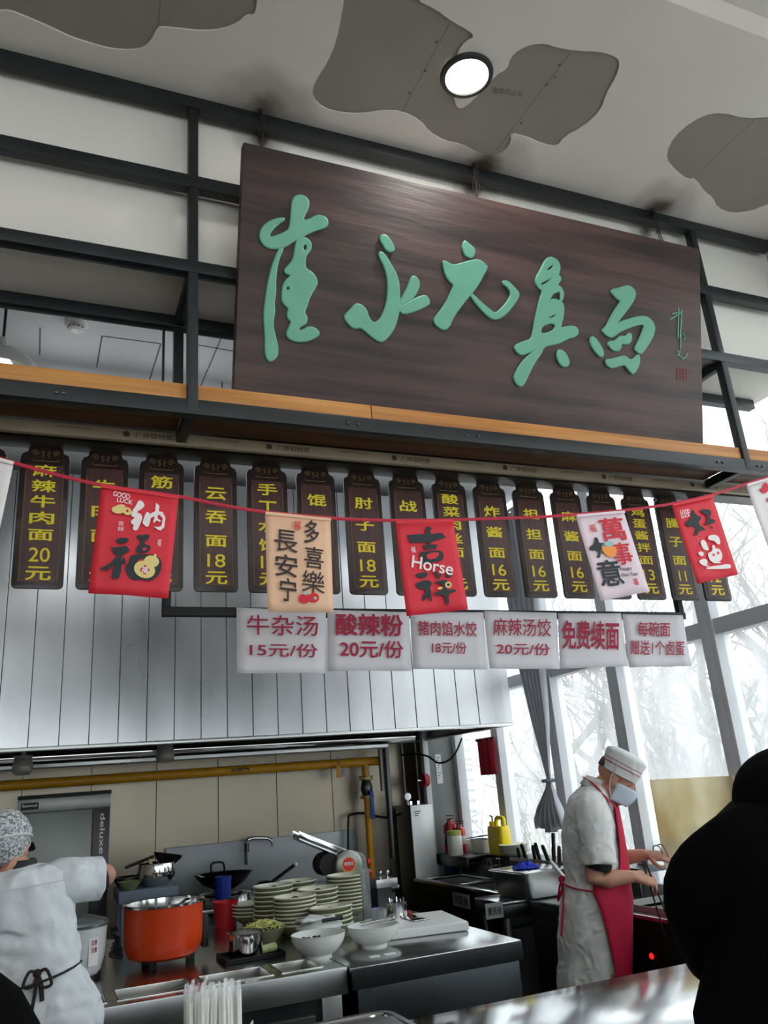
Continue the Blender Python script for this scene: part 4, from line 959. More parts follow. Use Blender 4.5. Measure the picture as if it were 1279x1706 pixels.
# white melamine bowls
mel = mat('white_melamine', (214, 220, 216), .3, spec=.6)
def white_bowl(name, label, x, y, r, h):
    t = thing(name, label, 'bowl', (x, y, TZ0))
    pr = [(.0001, .006), (r*.40, .006), (r*.42, 0), (r*.47, 0), (r*.48, h*.16)]
    for k in range(1, 13):
        f = k/12; rr = r*(.48+.52*math.sin(f*math.pi/2)**1.0); zz = h*(.16+.84*f**1.35)
        pr += [(rr-(.0012 if k % 2 else 0), zz)]
    pr += [(r+.001, h+.002), (r-.005, h+.002)]
    for k in range(11, 0, -1):
        f = k/12; pr.append((r*(.48+.52*math.sin(f*math.pi/2))-.006, h*(.16+.84*f**1.35)))
    pr += [(.0001, h*.18)]
    MB().lathe(pr, (x, y, TZ0), 48).build('bowl_body', mel, t, smooth=60)
    return t
t = white_bowl('white_noodle_bowl', 'white ribbed noodle bowl nearest the counter edge with dark scraps inside', 1.256, 4.04, .128, .103)
m = MB(); random.seed(9)
for k in range(14): m.ball((1.256+random.uniform(-.06, .05), 4.04+random.uniform(.0, .09), TZ0+.075+random.uniform(0, .012)), (random.uniform(.006, .016), .006, .005), 6, 4)
q = m.build('scraps', mat('dark_scraps', (30, 24, 22), .6), t); q['kind'] = 'stuff'
t2 = white_bowl('white_noodle_bowl', 'white ribbed noodle bowl carrying tongs beside the cutting board', 1.555, 4.087, .128, .097)
t = thing('steel_tongs', 'flat steel tongs laid across the right white noodle bowl', 'tongs', (1.555, 4.05, TZ0+.104))
a = P(600, 1536, Y=4.07); b = P(653, 1528, Y=4.07); zz = TZ0+.101
for dy, dz in ((0, 0), (.006, .012)):
    MB().prism([(a.x, 4.05+dy*2, zz+dz), (b.x, 4.05+dy, zz+dz+.004), (b.x, 4.075+dy, zz+dz+.004), (a.x, 4.08+dy*2, zz+dz)], (0, 0, .003)).build('arm', steel_pol, t, bevel=.001)
MB().box((b.x-.005, 4.048, zz-.001), (b.x+.004, 4.085, zz+.024)).build('hinge', steel_pol, t, bevel=.003)
# covered bowl with a folded cloth and a knife
cx, cy = 1.345, 4.30
t = white_bowl('covered_bowl', 'white bowl covered by a lid and folded cloth in front of the low bowl stack', cx, cy, .11, .085)
MB().lathe([(.0001, .03), (.055, .028), (.10, .012), (.118, 0), (.118, -.006), (.0001, -.004)], (cx, cy, TZ0+.095), 40).build('lid', mel, t)
t = thing('folded_cloth', 'folded white cloth lying on the lid of the covered bowl', 'cloth', (cx, cy, TZ0+.125))
m = MB(); g = []
for j in range(9):
    g.append([Vector((cx-.11+.2*i/12, cy-.06+.11*j/8, TZ0+.126+.008*math.sin(i*.9+j*.4)+.012*math.exp(-((i-4)/4)**2))) for i in range(13)])
m.loft(g, False, False); o = m.build('cloth', mat('white_cloth', (226, 230, 234), .85, bump=.2), t); sd = o.modifiers.new('s', 'SOLIDIFY'); sd.thickness = .012
t = thing('paring_knife', 'knife with a black handle lying on the covered bowl', 'knife', (cx+.06, cy-.08, TZ0+.115))
MB().tube([(cx-.01, cy-.085, TZ0+.128), (cx+.10, cy-.075, TZ0+.128)], .009, 8).build('handle', rubber, t)
MB().prism([(cx-.01, cy-.088, TZ0+.128), (cx-.12, cy-.09, TZ0+.13), (cx-.10, cy-.07, TZ0+.13), (cx-.01, cy-.07, TZ0+.128)], (0, 0, .002)).build('blade', steel_pol, t)
# cutting board, cleaver, cloth and cups
ang = -.15
t = thing('cutting_board', 'thick white plastic cutting board on the right of the worktable', 'board', (1.90, 4.36, TZ0), ang)
Mx = Matrix.Translation((1.90, 4.36, TZ0)) @ Matrix.Rotation(ang, 4, 'Z')
MB().box((-.235, -.23, .002), (.225, .23, .045), Mx).build('slab', mat('white_board', (224, 226, 224), .35, var=.02), t, bevel=.012, seg=3)
random.seed(2); m = MB()
for k in range(46):
    x, y = random.uniform(-.05, .2), random.uniform(-.12, .2); m.lathe([(.0001, 0), (random.uniform(.001, .003), 0)], Mx @ Vector((x, y, .0456)), 6)
q = m.build('crumbs', dark_mark, t); q['kind'] = 'stuff'
zb = TZ0+.048
a = P(655, 1519, Z=zb); b = P(684, 1524, Z=zb); c = P(716, 1531, Z=zb); d = P(690, 1535, Z=zb); e_ = P(668, 1529, Z=zb)
t = thing('cleaver', 'cleaver with a red-brown handle lying on the white cutting board', 'cleaver', (b.x, b.y, zb))
MB().tube([a+Vector((0, 0, .012)), b+Vector((0, 0, .010))], .012, 8).build('handle', mat('red_wood', (138, 52, 40), .5), t)
MB().prism([b, c, d, e_], (0, 0, .004)).build('blade', steel_pol, t, bevel=.001)
def crumpled(name, label, c, rx, ry, h, m_, seed, cat='cloth'):
    random.seed(seed); g = []; N = 18
    for j in range(N+1):
        row = []
        for i in range(N+1):
            u, v = i/N*2-1, j/N*2-1; d_ = max(abs(u), abs(v))
            n_ = noise.noise(Vector((u*2.2+seed, v*2.2, seed*1.7))); n2 = noise.noise(Vector((u*5, v*5+seed, 3)))
            row.append(Vector((c[0]+rx*u*(1-.2*v*v)+n_*.01, c[1]+ry*v*(1-.2*u*u), c[2]+max(0.004, h*(1-d_**2)*(.6+.9*n_)+h*.45*n2))))
        g.append(row)
    m = MB().loft(g, False, False)
    o = single(m, name, m_, label, cat); sd = o.modifiers.new('s', 'SOLIDIFY'); sd.thickness = .003; sd.offset = 1
    return o
blue_cl = mat('blue_towel', (30, 54, 168), .9, bump=.3, bscale=120)
c = P(662, 1516, Z=TZ0); crumpled('blue_rag', 'crumpled blue rag behind the white cutting board', (c.x-.02, c.y+.12, TZ0+.001), .11, .06, .05, blue_cl, 4)
c = P(615, 1524, Z=TZ0+.02); c = Vector((c.x+.03, 4.55, TZ0))
t = thing('steel_canister', 'straight steel canister with rods standing behind the right white bowl', 'canister', c)
MB().lathe([(.0001, 0), (.058, 0), (.058, .12), (.054, .12), (.054, .006), (.0001, .006)], c, 32).build('can', steel_pol, t)
for k in range(5): MB().tube([c+Vector((.03*math.cos(k*1.2), .03*math.sin(k*1.2), .02)), c+Vector((.044*math.cos(k*1.2), .044*math.sin(k*1.2), .14))], .004, 6).build('rod', chrome, t)
c2 = P(610, 1498, Y=4.72)
t = thing('tall_tube', 'tall clear measuring tube rising behind the steel canister', 'tube', (c2.x, 4.72, TZ0))
clear = mat('clear_plastic', (226, 230, 232), .1, trans=.85)
MB().lathe([(.0001, 0), (.024, 0), (.026, .27), (.034, .29), (.033, .292), (.023, .27), (.021, .004), (.0001, .004)], (c2.x, 4.72, TZ0), 24).build('glass_tube', clear, t)
c3 = P(622, 1524, Y=4.4)
t = thing('clear_cup', 'small clear plastic cup beside the steel canister', 'cup', (c3.x+.02, 4.42, TZ0))
MB().lathe([(.0001, .0), (.03, 0), (.044, .118), (.047, .12), (.042, .118), (.028, .003), (.0001, .003)], (c3.x+.03, 4.40, TZ0), 28).build('cup_body', clear, t)
# noodle press standing at the back of the worktable
NYP = 5.37
t = thing('noodle_press', 'grey metal noodle press with a long feed chute and a round red sticker', 'machine', (P(560, 1450, Y=NYP).x, NYP, TZ0))
def pz(x, y, yy=NYP): return P(x, y, Y=yy)
prof = [pz(552, 1440), pz(556, 1425), pz(568, 1418), pz(585, 1416), pz(597, 1420), pz(604, 1432), pz(606, 1470), pz(606, 1500), pz(552, 1500)]
prof = [Vector((p.x, NYP-.08, max(TZ0, p.z))) for p in prof]
MB().prism(prof, (0, .2, 0)).build('housing', mat('cast_grey', (120, 126, 124), .4, .5, var=.06), t, bevel=.012, seg=3)
cc = pz(581, 1441, NYP-.09)
MB().lathe([(.0001, .03), (.07, .03), (.088, .02), (.09, 0)], (cc.x, NYP-.08, cc.z), 32, Matrix.Rotation(math.pi/2, 4, 'X')).build('side_cover', mat('cover_grey', (150, 154, 150), .35, .6), t)
sk = pz(581, 1441, NYP-.112)
o = MB().lathe([(.0001, .0), (.048, 0)], (sk.x, NYP-.113, sk.z), 28, Matrix.Rotation(math.pi/2, 4, 'X')).build('round_sticker', mat('orange_sticker', (226, 150, 50), .5), t)
MB().lathe([(.0001, .0), (.04, 0)], (sk.x, NYP-.114, sk.z+.004), 24, Matrix.Rotation(math.pi/2, 4, 'X')).build('sticker_centre', mat('sticker_red', (200, 50, 40), .5), o)
MB().text('家用王', lambda gx, gy, k: Vector((sk.x+gx*.062, NYP-.1155-k*1e-5, sk.z+.008+gy*.02)), .02).build('sticker_lettering', white_pl, o)
a = pz(494, 1396); b = pz(585, 1428); w_ = Vector((0, .11, 0)); nrm = Vector((0, 0, .05))
ch = MB(); d_ = (b-a)
ch.prism([a+Vector((0, -.06, 0)), a+Vector((0, .09, 0)), b+Vector((0, .09, -.02)), b+Vector((0, -.06, -.02))], (0, 0, -.012))
ch.prism([a+Vector((0, -.06, 0)), b+Vector((0, -.06, -.02)), b+Vector((0, -.06, .03)), a+Vector((0, -.06, .045))], (0, .006, 0))
ch.prism([a+Vector((0, .09, 0)), b+Vector((0, .09, -.02)), b+Vector((0, .09, .03)), a+Vector((0, .09, .045))], (0, -.006, 0))
ch.build('feed_chute', steel_pol, t, bevel=.002)
rl = pz(545, 1440)
MB().tube([(rl.x, NYP-.06, rl.z), (rl.x, NYP+.1, rl.z)], .07, 24).build('roller', black_m, t)
for dz in (0, -.06):
    q = pz(609, 1430); MB().lathe([(.0001, .014), (.02, .012), (.022, -.012), (.0001, -.014)], (q.x+.012, NYP-.02, q.z+dz-.02), 14, Matrix.Rotation(math.pi/2, 4, 'Y')).build('red_knob', mat('knob_red', (190, 40, 46), .4), t)
# grey machine plate right of the press
a = P(617, 1470, Y=5.2); b = P(652, 1462, Y=5.2)
t = thing('steel_shelf_bracket', 'small steel shelf with two valve knobs right of the noodle press', 'shelf', ((a.x+b.x)/2, 5.2, TZ0))
MB().box((a.x, 5.1, a.z-.03), (b.x, 5.3, a.z+.02)).build('plate', steel, t, bevel=.006)
MB().box((a.x+.02, 5.14, TZ0+.001), (b.x-.03, 5.26, a.z-.03)).build('foot', steel_dark, t)
for x in (.05, .1): MB().tube([(a.x+x, 5.15, a.z+.02), (a.x+x, 5.15, a.z+.05)], .006, 8).ball((a.x+x, 5.15, a.z+.055), .012, 10, 6).build('valve_knob', chrome, t)
a = P(643, 1450, Y=5.25); b = P(651, 1520, Y=5.25)

# ------------------------------------------------------------------ cookers, bucket and small dishes on the left counter
ox, oy = .604, 4.49; zb = TZ0+.03
t = thing('orange_cooker', 'big orange rice cooker full of dark broth on the left counter', 'cooker', (ox, oy, TZ0))
MB().lathe([(.0001, 0), (.13, 0), (.165, .015), (.183, .05), (.188, .10), (.189, .228), (.19, .235), (.18, .235)], (ox, oy, zb), 56).build('shell', mat('orange_enamel', (204, 62, 14), .3, spec=.6), t)
MB().lathe([(.18, .232), (.198, .236), (.2, .245), (.193, .25), (.18, .247), (.176, .20), (.0001, .195)], (ox, oy, zb), 56).build('inner_pot', steel_pol, t)
MB().lathe([(.0001, .212), (.177, .212)], (ox, oy, zb), 40).build('broth', mat('dark_broth', (52, 20, 10), .15), t)
for k in range(3):
    an = 2.1*k+4.2; MB().box((-.02, -.012, -.03), (.02, .012, .01), Matrix.Translation((ox+.13*math.cos(an), oy+.13*math.sin(an), zb)) @ Matrix.Rotation(an, 4, 'Z')).build('foot', rubber, t, bevel=.003)
MB().box((ox+.185, oy-.03, zb+.02), (ox+.215, oy+.03, zb+.17)).build('switch_box', rubber, t, bevel=.006)
t = thing('soup_ladle', 'steel soup ladle standing in the orange cooker', 'ladle', (ox+.03, oy, zb+.21))
a = P(293, 1512, Y=oy); b = P(313, 1495, Y=oy)
MB().tube([a, b], .007, 8).build('handle', steel_dark, t); MB().ball(b, .014, 10, 8).build('hook_end', steel_pol, t)
MB().ball(a+Vector((-.03, 0, -.02)), (.04, .04, .02), 14, 8).build('scoop', steel_pol, t)
wx, wy = .262, 4.42
t = thing('white_cooker', 'white rice cooker with a grey lid beside the left cook', 'cooker', (wx, wy, TZ0))
MB().lathe([(.0001, 0), (.085, 0), (.10, .02), (.115, .08), (.122, .2), (.112, .205)], (wx-.05, wy, TZ0+.02), 48).build('shell', mat('white_enamel', (206, 210, 212), .35), t)
MB().lathe([(.126, .2), (.13, .212), (.12, .225), (.06, .245), (.0001, .25)], (wx-.05, wy, TZ0+.02), 48).build('lid', mat('lid_grey', (120, 124, 126), .3, .6), t)
MB().lathe([(.0001, 0), (.1, 0), (.1, .02), (.0001, .022)], (wx-.05, wy, TZ0), 24).build('base', rubber, t)
def onc(u, z): a_ = -1.05+u/.118; return Vector((wx-.05+.1195*math.cos(a_), wy+.1195*math.sin(a_), TZ0+.02+z))
m = MB(); m.loft([[onc(-.025+.05*i/6, z) for i in range(7)] for z in (.045, .1, .165)], False, False)
o = m.build('label', white_pl, t)
m = MB()
for k in range(2): m.text('注意', lambda gx, gy, kk: onc(gx*.03, .14-k*.03+gy*.022)*1.0+Vector((.0008, -.0012, 0)), .02)
m.build('label_print', red_ink, o)
m = MB(); random.seed(12)
for k in range(3):
    pts = [P(185+k*4, 1556+k*4, Z=TZ0+.006), P(200, 1564+k*5, Z=TZ0+.006), P(188-k*3, 1572+k*8, Z=TZ0+.006), P(205, 1580+k*7, Z=TZ0+.006)]
    m.tube(spline(pts, 6), .004, 6)
m.box(P(190, 1552, Z=TZ0+.004)-Vector((.02, .015, 0)), P(190, 1552, Z=TZ0+.004)+Vector((.02, .015, .025)))
single(m, 'power_lead', rubber, 'black power lead with its plug between the white and orange cookers', 'cable')
c = P(384, 1542, Z=TZ0)+Vector((-.03, 0, 0))
t = thing('red_bucket', 'small red plastic bucket behind the orange cooker', 'bucket', c)
MB().lathe([(.0001, 0), (.06, 0), (.076, .13), (.08, .132), (.08, .14), (.073, .139), (.058, .006), (.0001, .006)], c, 32).build('pail', mat('red_plastic', (186, 26, 36), .4), t)
MB().lathe([(.0001, .11), (.07, .11)], c, 24).build('contents', mat('chili', (150, 30, 26), .6, bump=.6, bscale=80), t)
# dish of greens, steel pot on a tray, leek
c = P(420, 1560, Z=TZ0); gx_, gy_ = c.x, 4.62
t = thing('greens_bowl', 'sage green bowl heaped with shredded yellow-green sprouts', 'bowl', (gx_, gy_, TZ0))
MB().lathe([(.0001, .004), (.05, .004), (.06, 0), (.085, .03), (.118, .075), (.115, .077), (.08, .034), (.0001, .02)], (gx_, gy_, TZ0), 36).build('bowl_body', green_glaze, t)
random.seed(21); m = MB()
for k in range(240):
    a_ = random.uniform(0, 6.28); r_ = .095*math.sqrt(random.random()); p = Vector((gx_+r_*math.cos(a_), gy_+r_*math.sin(a_), TZ0+.07+.035*(1-(r_/.1)**2)+random.uniform(-.006, .006)))
    d_ = Vector((random.uniform(-1, 1), random.uniform(-1, 1), random.uniform(-.3, .5))).normalized()*random.uniform(.012, .026)
    m.tube([p-d_, p+Vector((0, 0, .005)), p+d_], .0022, 4)
q = m.build('shredded_greens', mat('sprouts', (206, 210, 130), .6, var=.15, vscale=30), t); q['kind'] = 'stuff'
px0 = P(415, 1590, Z=TZ0+.02); tx, ty = px0.x, 4.30
t = thing('black_tray', 'black rectangular tray under the small steel pot', 'tray', (tx, ty, TZ0))
MB().box((tx-.13, ty-.10, TZ0+.001), (tx+.16, ty+.12, TZ0+.008)).box((tx-.13, ty-.10, TZ0+.008), (tx-.122, ty+.12, TZ0+.022)).box((tx+.152, ty-.10, TZ0+.008), (tx+.16, ty+.12, TZ0+.022)).box((tx-.13, ty-.10, TZ0+.008), (tx+.16, ty-.092, TZ0+.022)).box((tx-.13, ty+.112, TZ0+.008), (tx+.16, ty+.12, TZ0+.022)).build('tray_body', iron, t, bevel=.002)
t = thing('small_steel_pot', 'small straight-sided steel pot on the black tray', 'pot', (tx-.01, ty, TZ0+.009))
MB().lathe([(.0001, 0), (.078, 0), (.083, .008), (.083, .105), (.088, .108), (.08, .106), (.079, .008), (.0001, .006)], (tx-.01, ty, TZ0+.009), 40).build('pot_body', steel_pol, t)
MB().lathe([(.0001, .07), (.079, .07)], (tx-.01, ty, TZ0+.009), 30).build('sauce', mat('pale_sauce', (196, 200, 190), .3), t)
lk = mat('leek', (196, 208, 160), .45, col2=(150, 176, 96), vscale=4, stretch=(6, 1, 1))
for k, (a, b) in enumerate((((440, 1585), (462, 1577)), ((446, 1590), (470, 1583)))):
    p, q = P(*a, Z=TZ0+.03), P(*b, Z=TZ0+.03); p.y = ty+.02-k*.03; q.y = ty+.05-k*.03; p.x += .005; q.x += .0
    p.z = q.z = TZ0+.026
    single(MB().tube([p, q], [.016, .018], 14), 'leek_piece', lk, ('pale green leek piece on the black tray, %s' % ('the one further back' if k == 0 else 'the one nearer the basins')), 'vegetable', 'leek pieces on the tray')
a, b = P(292, 1648, Z=TZ0+.01), P(342, 1630, Z=TZ0+.03)
t = thing('basin_spoon', 'long steel spoon with a white end lying across the counter basins', 'spoon', a)
MB().tube([a, b], .006, 8).build('handle', steel_dark, t); MB().ball(b, .012, 10, 8).build('handle_end', white_pl, t)
for k in range(4): single(MB().tube([P(306+k*3, 1625-k, Z=TZ0+.008), P(316+k*2, 1636-k, Z=TZ0+.006)], .0035, 6), 'chili_pod', mat('chili_skin', (120, 26, 22), .4), 'dark red chili pod beside the steel spoon at the counter basins', 'vegetable', 'chili pods by the basins')

# ------------------------------------------------------------------ sink counter, side table and stove along the windows
SX0, SX1, SY0, SY1 = 2.85, 3.29, 5.16, 6.5
t = thing('double_sink', 'dark steel double sink under the window ledge', 'sink', (3.07, 5.8, 0))
m = MB(); wl = [(5.30, 5.80), (5.86, 6.38)]
m.box((SX0, SY0, .83), (SX0+.06, SY1, .856)).box((SX1-.06, SY0, .83), (SX1, SY1, .856))
for a, b in ((SY0, 5.30), (5.80, 5.86), (6.38, SY1)): m.box((SX0+.06, a, .83), (SX1-.06, b, .856))
m.build('rim', steel_top, t, bevel=.004)
for a, b in wl:
    MB().box((SX0+.05, a-.01, .60), (SX1-.05, b+.01, .61)).box((SX0+.05, a-.01, .6), (SX0+.06, b+.01, .84)).box((SX1-.06, a-.01, .6), (SX1-.05, b+.01, .84)).box((SX0+.05, a-.01, .6), (SX1-.05, a, .84)).box((SX0+.05, b, .6), (SX1-.05, b+.01, .84)).build('basin', steel, t)
MB().box((SX0+.012, SY0, .5), (SX0+.03, SY1, .83)).build('apron_panel', mat('dark_apron_steel', (58, 60, 62), .4, .9), t)
MB().box((SX1, SY0-.95, .856), (SX1+.012, SY1, .985)).build('splashback', steel_dark, t)
for y in (SY0+.02, 5.82, SY1-.06):
    for x in (SX0+.03, SX1-.07): MB().box((x, y, 0), (x+.04, y+.04, .83)).build('leg', steel_dark, t)
m = MB(); a = P(765, 1500, X=SX0+.011)
for nm, px_, py_ in (('洗菜池', 768, 1500),):
    c = P(px_, py_, X=SX0+.01)
    o = MB().box((SX0+.008, c.y-.13, c.z-.045), (SX0+.012, c.y+.13, c.z+.045)).build('label_plate', mat('grey_label', (150, 152, 154), .5), t)
    MB().text(nm, lambda gx, gy, k: Vector((SX0+.0075-k*1e-5, c.y-gx*.2, c.z+gy*.06)), .03).build('label_lettering', steel_dark, o)
for (px_, py_), lb in (((800, 1436), 'steel tap on the dark splashback over the left sink basin'), ((838, 1442), 'steel tap on the splashback behind the blue rag')):
    c = P(px_, py_, X=SX1-.01)
    t = thing('wall_tap', lb, 'tap', c, 0, None)
    MB().tube([c+Vector((.012, 0, .0)), c+Vector((-.05, 0, 0)), c+Vector((-.11, -.01, -.0)), c+Vector((-.13, -.01, -.03))], .012, 10).build('spout', chrome, t)
    MB().tube([c+Vector((-.03, 0, 0)), c+Vector((-.03, 0, .05))], .008, 8).tube([c+Vector((-.03, -.035, .05)), c+Vector((-.03, .035, .05))], .007, 8).build('handle', chrome, t)
c = P(808, 1438, X=SX1-.003); c.y -= .05
t = thing('wall_socket', 'small grey wall socket on the dark splashback beside the tap', 'socket', c)
MB().box((SX1-.012, c.y-.06, c.z-.04), (SX1, c.y+.06, c.z+.04)).build('plate', mat('socket_grey', (120, 122, 124), .4), t, bevel=.004)
for dy in (-.03, .03): MB().box((SX1-.0135, c.y+dy-.016, c.z-.016), (SX1-.011, c.y+dy+.016, c.z+.016)).build('outlet', rubber, t)
c = P(757, 1440, X=SX1-.06)
m = MB(); m.ball(c+Vector((0, 0, -.02)), (.03, .045, .05), 14, 8)
for k in range(5): m.tube([c+Vector((0, -.04+.02*k, -.04)), c+Vector((-.005, -.055+.027*k, -.11-.01*(k % 3)))], [.014, .009], 8)
m.tube([c+Vector((0, 0, .0)), c+Vector((.03, 0, .07))], [.035, .03], 10)
single(remesh(m, .006, 4), 'rubber_glove', mat('grey_glove', (120, 122, 124), .6), 'grey rubber glove hung on the splashback left of the taps', 'glove')
# blue jerry behind the heater
c = P(730, 1445, X=3.1)
single(MB().box((3.12, 6.42, .857), (3.24, 6.49, .99)), 'blue_canister', mat('navy_plastic', (24, 34, 86), .4), 'dark blue canister in the corner behind the sinks', 'canister', bevel=.02)
# narrow table with the steel basin
t = thing('side_table', 'narrow steel table carrying the deep steel basin beside the sinks', 'table', (3.0, 4.6, 0))
MB().box((2.672, 4.77, .83), (3.28, 5.13, .85)).build('top', steel_top, t, bevel=.003)
MB().box((2.672, 4.766, .76), (3.28, 4.786, .83)).box((2.672, 4.77, .76), (2.69, 5.13, .83)).build('apron', steel_dark, t, bevel=.003)
for x in (2.69, 3.22):
    for y in (4.80, 5.08): MB().tube([(x+.02, y, 0), (x+.02, y, .8)], .022, 12).build('leg', steel, t)
MB().box((2.69, 4.79, .2), (3.26, 5.11, .215)).build('lower_shelf', steel_dark, t)
c = P(824, 1524, Y=4.763)
o = MB().box((c.x-.06, 4.7605, c.z-.04+.02), (c.x+.06, 4.766, c.z+.045+.02)).build('label_plate', mat('grey_label', (150, 152, 154), .5), t)
MB().text('清洗池', lambda gx, gy, k: Vector((c.x+gx*.1, 4.7600-k*1e-5, c.z+.022+gy*.045)), .03).build('label_lettering', steel_dark, o)
t = thing('under_counter_fridge', 'dark steel under-counter cabinet behind the cook in the red apron', 'cabinet', (3.08, 4.4, 0))
MB().box((2.86, 4.16, .06), (3.28, 4.755, .83)).build('body', steel_dark, t, bevel=.004)
MB().box((2.855, 4.16, .83), (3.28, 4.755, .85)).build('top', steel_top, t, bevel=.003)
MB().box((2.848, 4.18, .1), (2.862, 4.74, .74)).build('door', mat('cabinet_door', (72, 72, 74), .35, .9), t, bevel=.003)
MB().box((2.84, 4.66, .55), (2.85, 4.70, .61)).build('latch', rubber, t)
# deep basin with lid, blue rag
bx0, bx1, by0, by1 = 2.76, 3.14, 4.66, 5.10; bz = .852
t = thing('deep_basin', 'deep rectangular steel basin with a flat lid next to the cook', 'basin', ((bx0+bx1)/2, (by0+by1)/2, bz))
rg = lambda e_, z: ring(((bx0+bx1)/2, (by0+by1)/2, z), (bx1-bx0)/2+e_, (by1-by0)/2+e_, n=48, p=7)
MB().loft([rg(-.05, bz), rg(-.035, bz+.01), rg(-.012, bz+.14), rg(-.01, bz+.15), rg(.004, bz+.152), rg(.004, bz+.156), rg(-.016, bz+.156), rg(-.03, bz+.12), rg(-.05, bz+.012)]).build('tub', steel, t, smooth=50)
MB().box((bx0+.02, by0-.012, bz+.156), (bx1+.0, by1-.02, bz+.162)).build('lid', steel_top, t, bevel=.003)
crumpled('blue_rag', 'crumpled blue rag on the lid of the deep steel basin', ((bx0+bx1)/2-.03, (by0+by1)/2-.03, bz+.163), .09, .07, .045, blue_cl, 8)
# stove where the right cook works
VX0, VX1, VY0, VY1 = 2.90, 3.45, 3.0, 4.12
t = thing('noodle_boiler', 'steel noodle boiler with two sunken pans in front of the right cook', 'boiler', ((VX0+VX1)/2, 3.55, 0))
m = MB(); pans = [(3.12, 3.50), (3.58, 4.0)]; zt = .86
m.box((VX0, VY0, zt-.02), (VX0+.07, VY1, zt)).box((VX1-.08, VY0, zt-.02), (VX1, VY1, zt))
for a, b in ((VY0, 3.12), (3.50, 3.58), (4.0, VY1)): m.box((VX0+.07, a, zt-.02), (VX1-.08, b, zt))
m.build('top', steel_top, t, bevel=.003)
MB().box((VX0, VY0, .1), (VX1, VY1, zt-.16)).box((VX0, VY0, zt-.16), (VX0+.01, VY1, zt-.02)).box((VX0, VY0, zt-.16), (VX1, VY0+.01, zt-.02)).box((VX0, VY1-.01, zt-.16), (VX1, VY1, zt-.02)).build('body', mat('black_front', (22, 20, 20), .7, spec=.2), t)
for a, b in pans:
    x0, x1 = VX0+.07, VX1-.08
    o = MB().box((x0, a, zt-.15), (x1, b, zt-.145)).box((x0-.004, a-.004, zt-.15), (x0, b+.004, zt+.03)).box((x1, a-.004, zt-.15), (x1+.004, b+.004, zt+.03)).box((x0, a-.004, zt-.15), (x1, a, zt+.03)).box((x0, b, zt-.15), (x1, b+.004, zt+.03)).build('pan', mat('pan_steel', (178, 180, 178), .5, .9), t)
    MB().box((x0+.001, a+.001, zt-.144), (x1-.001, b-.001, zt-.03)).build('water', mat('cloudy_water', (176, 180, 172), .08, bump=.1, bscale=30), o)
c = P(1085, 1593, X=VX0-.002)
MB().lathe([(.0001, 0), (.014, 0), (.012, .006), (.0001, .007)], (VX0, c.y, c.z), 16, Matrix.Rotation(-math.pi/2, 4, 'Y')).build('indicator_light', mat('red_glow', (255, 30, 20), .4, emit=(255, 20, 16), estr=3), t)
MB().box((VX1-.02, VY0, zt), (VX1, VY1, zt+.04)).build('rear_splash', steel, t)
board_tl = mat('stained_board', (236, 232, 214), .6, col2=(206, 190, 150), vscale=2.6, stretch=(1, 1.4, 1))
_n = board_tl.node_tree; _b = _n.nodes['Principled BSDF']; _t = _n.nodes.new('ShaderNodeBsdfTranslucent'); _m = _n.nodes.new('ShaderNodeMixShader'); _m.inputs[0].default_value = .6
_n.links.new(_b.inputs['Base Color'].links[0].from_socket, _t.inputs[0]); _n.links.new(_b.outputs[0], _m.inputs[1]); _n.links.new(_t.outputs[0], _m.inputs[2]); _n.links.new(_m.outputs[0], _n.nodes['Material Output'].inputs[0])
cb0 = P(1083, 1297, X=3.43); cb1 = P(1205, 1440, X=3.43)
t = thing('splash_board', 'cream stained board standing against the window behind the noodle boiler', 'board', (3.45, 3.85, 1.02))
MB().box((3.44, 3.48, 1.011), (3.452, 4.15, 1.5)).build('sheet', board_tl, t, bevel=.003)

# ------------------------------------------------------------------ things on the window ledge
LZ = 1.011
def ledge(px_, py_, X=3.38): return P(px_, py_, X=X)
ext_red = mat('extinguisher_red', (188, 22, 30), .3, spec=.6)
def extinguisher(y, x, s, label):
    t = thing('fire_extinguisher', label, 'extinguisher', (x, y, LZ), 0, 'red extinguishers on the ledge')
    MB().lathe([(.0001, 0), (.055*s, 0), (.06*s, .01), (.06*s, .2*s), (.05*s, .235*s), (.022*s, .255*s), (.02*s, .275*s), (.0001, .275*s)], (x, y, LZ), 28).build('cylinder', ext_red, t)
    MB().box((x-.018, y-.02, LZ+.27*s), (x+.018, y+.03, LZ+.29*s)).build('valve', chrome, t)
    MB().box((x-.01, y-.07, LZ+.30*s), (x+.01, y+.04, LZ+.308*s)).box((x-.01, y-.07, LZ+.28*s), (x+.01, y+.02, LZ+.287*s)).build('lever', rubber, t, bevel=.003)
    MB().tube(spline([(x, y-.02, LZ+.28*s), (x-.04, y-.05, LZ+.25*s), (x-.062, y-.05, LZ+.15*s), (x-.062, y-.03, LZ+.07)], 5), .01, 8).build('hose', rubber, t)
    MB().lathe([(.0606*s, .08*s), (.0606*s, .16*s)], (x, y, LZ), 24).build('label_band', mat('label_cream', (200, 196, 188), .5), t)
extinguisher(6.50, 6.50*.4955, .95, 'red fire extinguisher on the ledge in the window corner')
extinguisher(6.42, 6.42*.509, .80, 'smaller red fire extinguisher behind the white jar')
c = ledge(757, 1410, 3.36); jy = 6.40
jx = P(757, 1400, Y=jy).x
t = thing('white_jar', 'white plastic jar with a green lid in front of the extinguishers', 'jar', (3.33, 6.22, LZ))
jx, jy = 3.335, 6.25
jy = 6.24; jx = jy*P(757, 1400, Y=1).x
MB().lathe([(.0001, 0), (.055, 0), (.06, .01), (.06, .14), (.05, .155), (.0001, .155)], (jx, jy, LZ), 28).build('jar_body', mat('jar_white', (220, 222, 210), .4), t)
